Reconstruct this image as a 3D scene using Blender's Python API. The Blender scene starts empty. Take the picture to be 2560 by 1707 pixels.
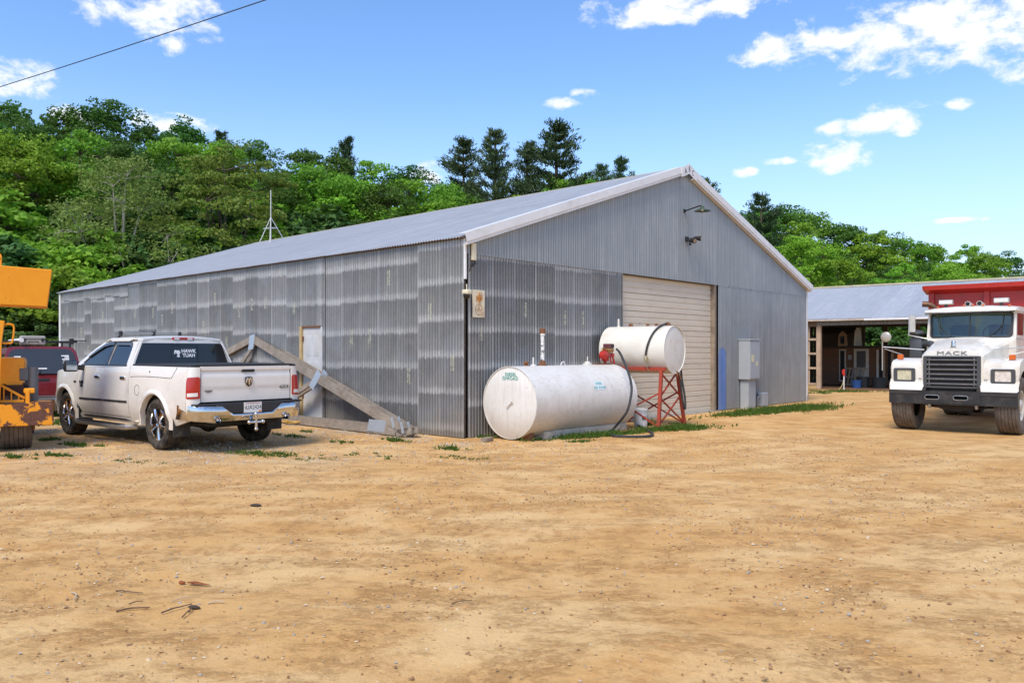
import bpy, bmesh, math, random
import numpy as np
from mathutils import Vector, Matrix, noise
S = bpy.context.scene
COL = S.collection
R = math.radians

# ------------------------------------------------------------------ camera
FPX, CXP, HYP, CAMH = 2010.0, 1280.0, 880.0, 1.55      # focal length, centre and horizon of the photograph (2560 px wide)
cam_d = bpy.data.cameras.new('camera')
cam = bpy.data.objects.new('camera', cam_d); COL.objects.link(cam)
cam_d.sensor_width = 36.0
cam_d.lens = FPX / 2560 * 36
cam_d.shift_y = (HYP - 853.5) / 2560
cam_d.clip_end = 3000
cam.location = (0, 0, CAMH); cam.rotation_euler = (R(90), 0, 0)
S.camera = cam

# ------------------------------------------------------------------ sky, sun, exposure
SUN_EL, SUN_AZ = 52.0, 205.0          # azimuth clockwise from +Y
w = bpy.data.worlds.new('World'); S.world = w; w.use_nodes = True
nt = w.node_tree; nt.nodes.clear()
def N(t, **k):
    n = nt.nodes.new(t)
    for a, b in k.items(): setattr(n, a, b)
    return n
L = lambda a, b: nt.links.new(a, b)
def MATH(op, a, b=None, c=None, clamp=False):
    n = N('ShaderNodeMath', operation=op, use_clamp=clamp)
    for i, v in enumerate((a, b, c)):
        if v is None: continue
        if hasattr(v, 'links'): L(v, n.inputs[i])
        else: n.inputs[i].default_value = v
    return n.outputs[0]
STR = 0.12
sky = N('ShaderNodeTexSky', sky_type='NISHITA', sun_disc=False)
sky.sun_elevation = R(SUN_EL); sky.sun_rotation = R(SUN_AZ)
sky.air_density = 1.0; sky.dust_density = 0.6; sky.ozone_density = 2.5; sky.altitude = 200
tc = N('ShaderNodeTexCoord'); sp = N('ShaderNodeSeparateXYZ'); L(tc.outputs['Generated'], sp.inputs[0])
az = MATH('ARCTAN2', sp.outputs[0], sp.outputs[1]); el = MATH('ARCSINE', sp.outputs[2])
rs = random.Random(5)
# cumulus clouds: (x, y, half width, half height) measured in the photograph, then more of the same all round the sky
clouds = [(345,28,100,34),(405,102,26,16),(30,180,58,28),(395,283,66,16),(1540,20,150,24),(1660,8,80,18),(1290,238,34,11),(1345,215,30,9),
          (1800,112,80,26),(1900,98,110,30),(2010,88,110,38),(2130,72,130,52),(2250,60,130,54),(2350,52,110,56),(2440,100,130,40),(2015,275,72,22),(2075,285,26,16),(1908,294,28,11),
          (1920,358,62,20),(1880,372,34,10),(1800,370,28,7),(1705,397,20,9),(2205,240,19,8),(2200,506,48,5),(985,398,34,18),(160,262,40,12)]
Q = 2560 / 2352
cv = N('ShaderNodeCombineXYZ'); L(az, cv.inputs[0]); L(el, cv.inputs[1])
acc = None
for x, y, rx, ry in clouds:
    x, y, rx, ry = x * Q, y * Q, rx * Q * 1.12, ry * Q * 1.2
    a = math.atan2(x - CXP, FPX); e = math.atan2((HYP - y) / FPX, math.hypot(1, (x - CXP) / FPX))
    vm = N('ShaderNodeVectorMath', operation='MULTIPLY_ADD'); L(cv.outputs[0], vm.inputs[0])
    vm.inputs[1].default_value = (FPX / rx, FPX / ry, 0); vm.inputs[2].default_value = (-a * FPX / rx, -e * FPX / ry, 0)
    dt = N('ShaderNodeVectorMath', operation='DOT_PRODUCT'); L(vm.outputs[0], dt.inputs[0]); L(vm.outputs[0], dt.inputs[1])
    acc = dt.outputs['Value'] if acc is None else MATH('MINIMUM', acc, dt.outputs['Value'])
acc = MATH('SUBTRACT', 1.0, MATH('MULTIPLY', acc, .5))
# the same kind of scattered cloud goes on round the rest of the sky
cb = N('ShaderNodeCombineXYZ'); L(az, cb.inputs[0]); L(MATH('MULTIPLY', el, 1.7), cb.inputs[1])
n2 = N('ShaderNodeTexNoise'); n2.inputs['Scale'].default_value = 3.2; n2.inputs['Detail'].default_value = 1; L(cb.outputs[0], n2.inputs['Vector'])
rest = MATH('MULTIPLY', MATH('SUBTRACT', n2.outputs[0], .56), 7)
outside = MATH('GREATER_THAN', MATH('MAXIMUM', MATH('ABSOLUTE', az), MATH('MULTIPLY', el, 1.25)), .68)
acc = MATH('MAXIMUM', acc, MATH('SUBTRACT', rest, MATH('MULTIPLY', MATH('SUBTRACT', 1.0, outside), 9)))
acc = MATH('MAXIMUM', acc, -.6)
nz = N('ShaderNodeTexNoise'); nz.inputs['Scale'].default_value = 19; nz.inputs['Detail'].default_value = 8; nz.inputs['Roughness'].default_value = .64
nz.inputs['Distortion'].default_value = .2
L(cb.outputs[0], nz.inputs['Vector'])
dens = MATH('ADD', MATH('MULTIPLY', acc, .68), MATH('MULTIPLY', MATH('SUBTRACT', nz.outputs[0], .5), 3.0))
mr = N('ShaderNodeMapRange', interpolation_type='SMOOTHSTEP'); L(dens, mr.inputs[0])
mr.inputs[1].default_value = .12; mr.inputs[2].default_value = .80
alpha = MATH('MULTIPLY', mr.outputs[0], .95)
# saturation of the clear sky as the photograph shows it
hs = N('ShaderNodeHueSaturation'); hs.inputs['Saturation'].default_value = 1.16; hs.inputs['Hue'].default_value = .505; hs.inputs['Value'].default_value = 1.12
L(sky.outputs[0], hs.inputs['Color'])
hz = N('ShaderNodeMix', data_type='RGBA'); hr = N('ShaderNodeMapRange', interpolation_type='SMOOTHSTEP'); L(el, hr.inputs[0])
hr.inputs[1].default_value = .34; hr.inputs[2].default_value = -.02; hr.inputs[3].default_value = 0; hr.inputs[4].default_value = .8   # pale summer air low down, all round
L(hr.outputs[0], hz.inputs[0]); L(hs.outputs[0], hz.inputs[6]); hz.inputs[7].default_value = (2.95, 3.68, 4.65, 1)
mx = N('ShaderNodeMix', data_type='RGBA'); L(alpha, mx.inputs[0]); L(hz.outputs[2], mx.inputs[6]); mx.inputs[7].default_value = (4.9, 4.95, 5.05, 1)
bg = N('ShaderNodeBackground'); bg.inputs['Strength'].default_value = STR; L(mx.outputs[2], bg.inputs['Color'])
out = N('ShaderNodeOutputWorld'); L(bg.outputs[0], out.inputs[0])
w.cycles.sampling_method = 'MANUAL'; w.cycles.sample_map_resolution = 512

sl = bpy.data.lights.new('sun', 'SUN'); sl.energy = 1.75; sl.angle = R(22); sl.color = (1, .91, .78)
so = bpy.data.objects.new('sun', sl); COL.objects.link(so)
sd = Vector((math.sin(R(SUN_AZ)) * math.cos(R(SUN_EL)), math.cos(R(SUN_AZ)) * math.cos(R(SUN_EL)), math.sin(R(SUN_EL))))
so.rotation_euler = sd.to_track_quat('Z', 'Y').to_euler(); so.location = sd * 60
S.view_settings.view_transform = 'Standard'; S.view_settings.look = 'None'
S.view_settings.exposure = 0.92; S.view_settings.gamma = 1.0; S.view_settings.use_curve_mapping = False
S.render.engine = 'CYCLES'; S.cycles.max_bounces = 6; S.cycles.transparent_max_bounces = 12
S.cycles.diffuse_bounces = 3; S.cycles.glossy_bounces = 3

# ------------------------------------------------------------------ helpers
def pix(x, y, Y):
    return Vector(((x - CXP) / FPX * Y, Y, CAMH + (HYP - y) / FPX * Y))
def gnd(x, y, z=0.0):
    Y = (CAMH - z) * FPX / (y - HYP)
    return Vector(((x - CXP) / FPX * Y, Y, z))
def link(o, parent=None):
    COL.objects.link(o)
    if parent is not None: o.parent = parent
    return o
def tag(o, label=None, cat=None, group=None, kind=None):
    if label: o['label'] = label
    if cat: o['category'] = cat
    if group: o['group'] = group
    if kind: o['kind'] = kind
    return o
def thing(name, label, cat, loc=(0, 0, 0), rz=0.0, group=None):
    o = bpy.data.objects.new(name, None); link(o)
    o.location = loc; o.rotation_euler = (0, 0, rz); o.empty_display_size = .3
    return tag(o, label, cat, group)
def mobj(name, me, mat=None, parent=None):
    o = bpy.data.objects.new(name, me); link(o, parent)
    if mat is not None and not me.materials: me.materials.append(mat)
    return o
class B:
    def __init__(s): s.bm = bmesh.new()
    def box(s, a, b, bev=0.0, M=None, seg=1):
        co = [(x, y, z) for z in (a[2], b[2]) for y in (a[1], b[1]) for x in (a[0], b[0])]
        vs = [s.bm.verts.new(c) for c in co]
        fs = [s.bm.faces.new([vs[i] for i in f]) for f in ((0,2,3,1),(4,5,7,6),(0,1,5,4),(2,6,7,3),(0,4,6,2),(1,3,7,5))]
        nv = vs
        if bev > 0:
            es = list({e for f in fs for e in f.edges})
            r = bmesh.ops.bevel(s.bm, geom=es, offset=bev, segments=seg, affect='EDGES', profile=.5)
            nv = list({v for f in r['faces'] for v in f.verts} | {v for v in vs if v.is_valid})
        if M is not None: bmesh.ops.transform(s.bm, matrix=M, verts=nv)
        return s
    def beam(s, p0, p1, wd, ht, bev=0.0, up=(0, 0, 1), ext=0.0):
        p0 = Vector(p0); p1 = Vector(p1); d = p1 - p0; ln = d.length; d.normalize()
        up = Vector(up); sx = d.cross(up)
        if sx.length < 1e-4: sx = d.cross(Vector((0, 1, 0)))
        sx.normalize(); u2 = sx.cross(d)
        M = Matrix(((d.x, sx.x, u2.x, p0.x), (d.y, sx.y, u2.y, p0.y), (d.z, sx.z, u2.z, p0.z), (0, 0, 0, 1)))
        return s.box((-ext, -wd / 2, -ht / 2), (ln + ext, wd / 2, ht / 2), bev, M)
    def tube(s, pts, r, n=8, caps=True):
        pts = [Vector(p) for p in pts]; m = len(pts)
        rr = r if isinstance(r, (list, tuple)) else [r] * m
        rings = []; up = None
        for i, p in enumerate(pts):
            d = (pts[min(i + 1, m - 1)] - pts[max(i - 1, 0)]).normalized()
            if up is None:
                up = d.orthogonal().normalized()
            else:
                up = (up - d * up.dot(d))
                up = up.normalized() if up.length > 1e-5 else d.orthogonal().normalized()
            q = d.cross(up)
            rings.append([s.bm.verts.new(p + (up * math.cos(2 * math.pi * k / n) + q * math.sin(2 * math.pi * k / n)) * rr[i]) for k in range(n)])
        for a, b in zip(rings, rings[1:]):
            for k in range(n): s.bm.faces.new((a[k], a[(k + 1) % n], b[(k + 1) % n], b[k]))
        if caps:
            s.bm.faces.new(rings[0][::-1]); s.bm.faces.new(rings[-1])
        return s
    def cyl(s, p0, p1, r0, r1=None, n=16, caps=True):
        return s.tube([p0, p1], [r0, r0 if r1 is None else r1], n, caps)
    def lathe(s, prof, n=24, M=None, closed=False):
        rings = []; M = M or Matrix()
        for r, z in prof:
            if r < 1e-5: rings.append([s.bm.verts.new(M @ Vector((0, 0, z)))])
            else: rings.append([s.bm.verts.new(M @ Vector((r * math.cos(2 * math.pi * k / n), r * math.sin(2 * math.pi * k / n), z))) for k in range(n)])
        pr = list(zip(rings, rings[1:])) + ([(rings[-1], rings[0])] if closed else [])
        for a, b in pr:
            for k in range(n):
                k2 = (k + 1) % n
                if len(a) == 1 and len(b) == 1: continue
                if len(a) == 1: s.bm.faces.new((a[0], b[k2], b[k]))
                elif len(b) == 1: s.bm.faces.new((a[k], a[k2], b[0]))
                else: s.bm.faces.new((a[k], a[k2], b[k2], b[k]))
        return s
    def prism(s, poly, h0, h1, M=None, bev=0.0):
        M = M or Matrix()
        a = [s.bm.verts.new(M @ Vector((x, y, h0))) for x, y in poly]
        b = [s.bm.verts.new(M @ Vector((x, y, h1))) for x, y in poly]
        n = len(poly); fs = [s.bm.faces.new(a[::-1]), s.bm.faces.new(b)]
        for i in range(n): fs.append(s.bm.faces.new((a[i], a[(i + 1) % n], b[(i + 1) % n], b[i])))
        if bev > 0:
            es = list({e for f in fs[:2] for e in f.edges})
            bmesh.ops.bevel(s.bm, geom=es, offset=bev, segments=1, affect='EDGES')
        return s
    def loft(s, rings, closed=True, caps=True):
        vr = [[s.bm.verts.new(p) for p in r] for r in rings]
        n = len(vr[0])
        for a, b in zip(vr, vr[1:]):
            for k in range(n if closed else n - 1):
                s.bm.faces.new((a[k], a[(k + 1) % n], b[(k + 1) % n], b[k]))
        if caps and closed:
            s.bm.faces.new(vr[0][::-1]); s.bm.faces.new(vr[-1])
        return s
    def quad(s, *p):
        s.bm.faces.new([s.bm.verts.new(q) for q in p]); return s
    def ball(s, c, r, sub=2, sc=(1, 1, 1)):
        M = Matrix.Translation(c) @ Matrix.Diagonal((sc[0], sc[1], sc[2], 1))
        bmesh.ops.create_icosphere(s.bm, subdivisions=sub, radius=r, matrix=M); return s
    def done(s, name, mat, parent=None, sharp=35, recalc=True):
        if recalc: bmesh.ops.recalc_face_normals(s.bm, faces=s.bm.faces[:])
        me = bpy.data.meshes.new(name); s.bm.to_mesh(me); s.bm.free()
        if sharp:
            me.polygons.foreach_set('use_smooth', [True] * len(me.polygons))
            me.set_sharp_from_angle(angle=R(sharp))
        return mobj(name, me, mat, parent)
def panel(name, mat, outline, f, parent, holes=(), step=.12, depth=.02, sharp=35, stepb=None):
    """sheet cut from a 2D outline (with holes), bent over the surface f(a, b, depth) and given a rim"""
    bm = bmesh.new()
    for lp in [outline] + list(holes):
        vs = [bm.verts.new((a, b, 0)) for a, b in lp]
        for i in range(len(vs)): bm.edges.new((vs[i], vs[(i + 1) % len(vs)]))
    bmesh.ops.triangle_fill(bm, use_beauty=True, use_dissolve=False, edges=bm.edges[:])
    xs = [p[0] for p in outline]; ys = [p[1] for p in outline]
    stepb = stepb or step
    for lo, hi, ax, st in ((min(xs), max(xs), 0, step), (min(ys), max(ys), 1, stepb)):
        k = math.floor(lo / st) + 1
        while k * st < hi - 1e-4:
            co = [0, 0, 0]; no = [0, 0, 0]; co[ax] = k * st + 1e-5; no[ax] = 1
            bmesh.ops.bisect_plane(bm, geom=bm.verts[:] + bm.edges[:] + bm.faces[:], plane_co=co, plane_no=no, dist=1e-5)
            k += 1
    if depth:
        be = [e for e in bm.edges if len(e.link_faces) == 1]
        r = bmesh.ops.extrude_edge_only(bm, edges=be)
        for v in r['geom']:
            if isinstance(v, bmesh.types.BMVert): v.co.z = depth
    for v in bm.verts: v.co = f(v.co.x, v.co.y, v.co.z)
    bmesh.ops.recalc_face_normals(bm, faces=bm.faces[:])
    me = bpy.data.meshes.new(name); bm.to_mesh(me); bm.free()
    me.polygons.foreach_set('use_smooth', [True] * len(me.polygons)); me.set_sharp_from_angle(angle=R(sharp))
    return mobj(name, me, mat, parent)
def text(name, s, size, mat, parent, M, depth=.002, sx=1.0, spacing=1.0, bold=0.0):
    cu = bpy.data.curves.new(name, 'FONT'); cu.body = s; cu.size = size; cu.extrude = depth; cu.align_x = 'CENTER'; cu.align_y = 'CENTER'
    cu.space_character = spacing; cu.offset = bold; cu.resolution_u = 3; cu.space_line = .85
    t = bpy.data.objects.new(name, cu); COL.objects.link(t)
    me = bpy.data.meshes.new_from_object(t.evaluated_get(bpy.context.evaluated_depsgraph_get()))
    bpy.data.objects.remove(t); bpy.data.curves.remove(cu)
    me.transform(M @ Matrix.Diagonal((sx, 1, 1, 1)))
    me.materials.clear(); me.name = name
    return mobj(name, me, mat, parent)
def frame(o, ex, ey):
    o, ex, ey = Vector(o), Vector(ex).normalized(), Vector(ey).normalized(); ez = ex.cross(ey)
    return Matrix(((ex.x, ey.x, ez.x, o.x), (ex.y, ey.y, ez.y, o.y), (ex.z, ey.z, ez.z, o.z), (0, 0, 0, 1)))
def arc(cx, cy, r, a0, a1, n=12, ry=None):
    ry = ry or r
    return [(cx + r * math.cos(R(a0 + (a1 - a0) * i / n)), cy + ry * math.sin(R(a0 + (a1 - a0) * i / n))) for i in range(n + 1)]
def rrect(x0, y0, x1, y1, r, n=4):
    return arc(x1 - r, y1 - r, r, 0, 90, n) + arc(x0 + r, y1 - r, r, 90, 180, n) + arc(x0 + r, y0 + r, r, 180, 270, n) + arc(x1 - r, y0 + r, r, 270, 360, n)
def smoothpath(pts, k=6):
    pts = [Vector(p) for p in pts]; out = []
    for i in range(len(pts) - 1):
        p0 = pts[max(i - 1, 0)]; p1 = pts[i]; p2 = pts[i + 1]; p3 = pts[min(i + 2, len(pts) - 1)]
        for j in range(k):
            t = j / k
            out.append(.5 * ((2 * p1) + (p2 - p0) * t + (2 * p0 - 5 * p1 + 4 * p2 - p3) * t * t + (3 * p1 - p0 - 3 * p2 + p3) * t ** 3))
    out.append(pts[-1]); return out
def interp(x, xs, ys):
    return float(np.interp(x, xs, ys))

# ------------------------------------------------------------------ materials
MATS = {}
class NB:
    """small node builder for one material"""
    def __init__(s, name):
        s.m = bpy.data.materials.new(name); s.m.use_nodes = True; s.t = s.m.node_tree
        s.b = s.t.nodes['Principled BSDF']; s.tc = None
    def n(s, t, **k):
        x = s.t.nodes.new(t)
        for a, b in k.items(): setattr(x, a, b)
        return x
    def put(s, v, sock):
        if hasattr(v, 'links'): s.t.links.new(v, sock)
        elif isinstance(v, (tuple, list)) and len(v) == 3 and sock.type == 'RGBA': sock.default_value = (*v, 1)
        else: sock.default_value = v
    def co(s, which='Object', scale=None, loc=None, rot=None):
        if s.tc is None: s.tc = s.n('ShaderNodeTexCoord')
        o = s.tc.outputs[which]
        if scale is None and loc is None and rot is None: return o
        mp = s.n('ShaderNodeMapping'); s.put(o, mp.inputs[0])
        if scale is not None: mp.inputs['Scale'].default_value = scale if isinstance(scale, (tuple, list)) else (scale,) * 3
        if loc is not None: s.put(loc, mp.inputs['Location'])
        if rot is not None: mp.inputs['Rotation'].default_value = rot
        return mp.outputs[0]
    def noise(s, vec, scale=5, detail=4, rough=.55, dist=0.0, col=False):
        x = s.n('ShaderNodeTexNoise'); s.put(vec, x.inputs['Vector'])
        x.inputs['Scale'].default_value = scale; x.inputs['Detail'].default_value = detail
        x.inputs['Roughness'].default_value = rough; x.inputs['Distortion'].default_value = dist
        return x.outputs[1 if col else 0]
    def rng(s, v, a, b, c=0.0, d=1.0, smooth=False):
        x = s.n('ShaderNodeMapRange'); s.put(v, x.inputs[0])
        if smooth: x.interpolation_type = 'SMOOTHSTEP'
        for i, q in enumerate((a, b, c, d)): s.put(q, x.inputs[i + 1])
        return x.outputs[0]
    def math(s, op, a, b=None, clamp=False):
        x = s.n('ShaderNodeMath', operation=op, use_clamp=clamp); s.put(a, x.inputs[0])
        if b is not None: s.put(b, x.inputs[1])
        return x.outputs[0]
    def mix(s, f, a, b, mode='MIX'):
        x = s.n('ShaderNodeMix', data_type='RGBA', blend_type=mode)
        s.put(f, x.inputs[0]); s.put(a, x.inputs[6]); s.put(b, x.inputs[7]); return x.outputs[2]
    def sep(s, v):
        x = s.n('ShaderNodeSeparateXYZ'); s.put(v, x.inputs[0]); return x.outputs
    def bump(s, h, strength=.3, dist=.01):
        x = s.n('ShaderNodeBump'); x.inputs['Strength'].default_value = strength; x.inputs['Distance'].default_value = dist
        s.put(h, x.inputs['Height']); s.put(x.outputs[0], s.b.inputs['Normal']); return x
    def set(s, **k):
        for a, v in k.items(): s.put(v, s.b.inputs[a.replace('_', ' ')])
        return s
def mat(name, col, rough=.6, metal=0.0, var=.12, vs=4.0, dirt=None, dirt_amt=.5, ds=2.0, bump=0.0, bs=60.0, coat=0.0, spec=.5, stretch=(1, 1, 1), alpha=1.0, grain=None):
    """paint / plain surface: colour that varies a little, optional blotches of a second colour with their own shape, fine relief"""
    if name in MATS: return MATS[name]
    q = NB(name); c = q.co('Object', stretch)
    n1 = q.noise(c, vs, 5, .6)
    base = q.mix(q.rng(n1, .3, .7), tuple(x * (1 - var) for x in col), tuple(min(1, x * (1 + var)) for x in col))
    if grain:
        g = q.noise(q.co('Object', grain), 6, 6, .7); base = q.mix(q.rng(g, .35, .7), base, tuple(x * .45 for x in col))
    if dirt:
        d = q.rng(q.noise(q.co('Object', stretch, loc=(3.1, 1.7, 5.2)), ds, 8, .68), .62 - .3 * dirt_amt, .78 - .2 * dirt_amt)
        base = q.mix(q.math('MULTIPLY', d, min(1, dirt_amt * 1.6)), base, dirt)
    q.set(Base_Color=base, Metallic=metal, Coat_Weight=coat, Specular_IOR_Level=spec)
    q.put(q.rng(n1, .2, .8, max(.02, rough - .08), min(1, rough + .08)), q.b.inputs['Roughness'])
    if coat: q.b.inputs['Coat Roughness'].default_value = .06
    if bump: q.bump(q.noise(c, bs, 4, .6), bump)
    MATS[name] = q.m
    return q.m
# ------------------------------------------------------------------ ground and hill
def hill_z(x, y):
    d = (y - 44) * .86 + (-x - 16) * .5
    k = 1 / (1 + math.exp(-(-x + .0 * y + 2) / 9.0)) 
    k2 = .25 + .75 * k
    h = max(0.0, d) * .30
    h = 13 * (1 - math.exp(-h / 13))
    return h * k2 - .25
def ground_mat():
    q = NB('sandy yard dirt')
    c = q.co('Object')
    warp = q.noise(c, .25, 3, .5, col=True)
    v = q.n('ShaderNodeVectorMath', operation='MULTIPLY_ADD'); q.put(warp, v.inputs[0]); v.inputs[1].default_value = (1.6, 1.6, 0); q.put(c, v.inputs[2])
    mp = q.n('ShaderNodeMapping'); q.put(v.outputs[0], mp.inputs[0]); mp.inputs['Scale'].default_value = (.58, 1.05, 1); mp.inputs['Rotation'].default_value = (0, 0, R(6))
    mp2 = q.n('ShaderNodeMapping'); q.put(v.outputs[0], mp2.inputs[0]); mp2.inputs['Scale'].default_value = (1.3, .4, 1); mp2.inputs['Rotation'].default_value = (0, 0, R(40))
    big = q.noise(mp.outputs[0], 1.0, 6, .62, .4)
    mid = q.noise(c, 5.5, 8, .72)
    fine = q.noise(c, 46, 6, .75)
    grit = q.noise(c, 210, 3, .7)
    sand = (.72, .42, .155); pale = (.82, .55, .25); dark = (.43, .205, .065); clay = (.64, .335, .11)
    mot = q.noise(c, 1.9, 9, .70, .3); mot2 = q.noise(mp.outputs[0], 2.2, 9, .74, .2)
    a = q.mix(q.rng(big, .36, .62, smooth=True), pale, sand)
    patch = q.rng(q.math('ADD', q.math('MULTIPLY', mot2, .55), q.math('MULTIPLY', mot, .45)), .44, .58, smooth=True)
    mp3 = q.n('ShaderNodeMapping'); q.put(v.outputs[0], mp3.inputs[0]); mp3.inputs['Scale'].default_value = (.85, 1.2, 1); mp3.inputs['Rotation'].default_value = (0, 0, R(-9))
    clod = q.rng(q.noise(mp3.outputs[0], 11, 8, .76), .46, .57); clod2 = q.rng(q.noise(mp3.outputs[0], 34, 6, .75), .50, .60)
    a = q.mix(q.math('MULTIPLY', patch, .34), a, clay)
    a = q.mix(q.math('MULTIPLY', q.math('MULTIPLY', patch, clod), .50), a, dark)
    a = q.mix(q.math('MULTIPLY', q.math('MULTIPLY', q.rng(patch, 0, 1, .15, 1), clod2), .5), a, dark)
    # wheel tracks: arcs of turning trucks, broken up and cross-ribbed by the treads
    s0 = q.sep(c); tm = None; rib = None
    for (cx_, cy_, r_, w_) in ((-9, 31, 22.2, .17), (-9, 31, 24.1, .17), (14, -6, 14.6, .20), (14, -6, 16.7, .20), (-4, -14, 20.4, .16), (-4, -14, 22.3, .16), (3, 40, 31.0, .22), (3, 40, 33.2, .22)):
        dx = q.math('SUBTRACT', s0[0], cx_); dy = q.math('SUBTRACT', s0[1], cy_)
        rr = q.math('SQRT', q.math('ADD', q.math('MULTIPLY', dx, dx), q.math('MULTIPLY', dy, dy)))
        e = q.math('ABSOLUTE', q.math('SUBTRACT', q.math('ADD', rr, q.math('MULTIPLY', mot, .25)), r_ + .12))
        k = q.rng(e, w_, w_ * .45, 0, 1, True)
        sn = q.math('SINE', q.math('MULTIPLY', q.math('ARCTAN2', dx, dy), r_ * 42))
        kk = q.math('MULTIPLY', k, q.rng(sn, -.4, .4))
        tm = k if tm is None else q.math('MAXIMUM', tm, k); rib = kk if rib is None else q.math('MAXIMUM', rib, kk)
    brk = q.rng(mid, .42, .58)
    a = q.mix(q.math('MULTIPLY', q.math('MULTIPLY', tm, brk), .55), a, clay)
    a = q.mix(q.math('MULTIPLY', q.math('MULTIPLY', rib, brk), .34), a, dark)
    a = q.mix(q.rng(fine, .30, .70), q.mix(.28, a, dark), a)
    a = q.mix(q.rng(fine, .58, .76, 0, .45), a, pale)
    # gravelly greyer strip along the buildings and towards the parked cars
    s = q.sep(c)
    gl = q.math('ADD', q.math('MULTIPLY', s[0], .3), s[1])
    gm = q.math('MULTIPLY', q.rng(gl, 7.0, 9.6, smooth=True), q.rng(s[0], -1.5, -3.5, smooth=True))
    gm2 = q.rng(q.noise(c, .5, 4, .6), .4, .62)
    a = q.mix(q.math('MULTIPLY', q.math('MULTIPLY', gm, gm2), .5), a, (.46, .365, .24))
    a = q.mix(q.rng(grit, .58, .70, 0, .35), a, (.62, .50, .34))
    a = q.mix(q.rng(grit, .40, .28, 0, .45), a, (.32, .18, .085))
    # rough grass beyond the yard
    far = q.math('MAXIMUM', q.rng(q.math('ADD', s[1], q.math('MULTIPLY', mid, 6)), 36, 41), q.math('MAXIMUM', q.rng(s[0], -17, -20), 0))
    a = q.mix(far, a, q.mix(q.rng(fine, .3, .7), (.05, .075, .02), (.10, .14, .04)))
    q.set(Base_Color=a, Roughness=.95, Specular_IOR_Level=.15)
    h = q.math('ADD', q.math('MULTIPLY', mid, .9), q.math('ADD', q.math('MULTIPLY', fine, .42), q.math('ADD', q.math('MULTIPLY', grit, .16), q.math('SUBTRACT', q.math('ADD', q.math('MULTIPLY', mot2, 1.0), q.math('MULTIPLY', q.math('MULTIPLY', clod, patch), .38)), q.math('MULTIPLY', q.math('MULTIPLY', rib, brk), .25)))))
    q.bump(h, .7, .026)
    return q.m
def axis(lo, hi, f0, f1, st, grow=1.22):
    xs = list(np.arange(f0, f1, st)); d = st; x = xs[-1]
    while x < hi: d *= grow; x += d; xs.append(x)
    d = st; x = f0; pre = []
    while x > lo: d *= grow; x -= d; pre.append(x)
    return pre[::-1] + xs
def build_ground():
    xs = axis(-900, 900, -11, 13.5, .11); ys = axis(-300, 1400, 2.6, 20, .11)
    nx, ny = len(xs), len(ys); vs = []
    for y in ys:
        for x in xs:
            z = 0.0
            if -14 < x < 19 and 1 < y < 27:
                a = noise.noise((x * .5, y * 1.7, 0)) * .5 + noise.noise((x * 1.6, y * 4.1, 3)) * .5
                b = noise.noise((x * 6, y * 7, 7)) * .35
                fade = min(1, max(0, (13.6 - y) / 4 + .15))
                z = (a * .022 + b * .014) * fade - .004
                z -= .055 * math.exp(-(((x - 9.0) / 2.6) ** 2 + ((y - 16.3) / 2.0) ** 2))
            vs.append((x, y, z))
    fs = [(j * nx + i, j * nx + i + 1, (j + 1) * nx + i + 1, (j + 1) * nx + i) for j in range(ny - 1) for i in range(nx - 1)]
    me = bpy.data.meshes.new('ground'); me.from_pydata(vs, [], fs)
    me.polygons.foreach_set('use_smooth', [True] * len(fs))
    o = mobj('ground', me, ground_mat()); tag(o, 'sandy dirt yard with pale sand and darker tyre marks', 'ground', kind='structure')
    return o
build_ground()
def build_hill():
    xs = np.linspace(-150, 260, 83); ys = np.linspace(30, 320, 59); vs = []
    for y in ys:
        for x in xs:
            vs.append((x, y, hill_z(x, y) + .5 * noise.noise((x * .1, y * .1, 0)) - .3))
    nx = len(xs)
    fs = [(j * nx + i, j * nx + i + 1, (j + 1) * nx + i + 1, (j + 1) * nx + i) for j in range(len(ys) - 1) for i in range(nx - 1)]
    me = bpy.data.meshes.new('hillside'); me.from_pydata(vs, [], fs); me.polygons.foreach_set('use_smooth', [True] * len(fs))
    q = NB('forest floor'); c = q.co('Object')
    q.set(Base_Color=q.mix(q.rng(q.noise(c, .8, 6, .7), .35, .65), (.03, .045, .015), (.075, .085, .03)), Roughness=1.0, Specular_IOR_Level=.1)
    tag(mobj('hillside', me, q.m), 'wooded hillside rising behind the long grey barn', 'hill', kind='structure')
build_hill()
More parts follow.
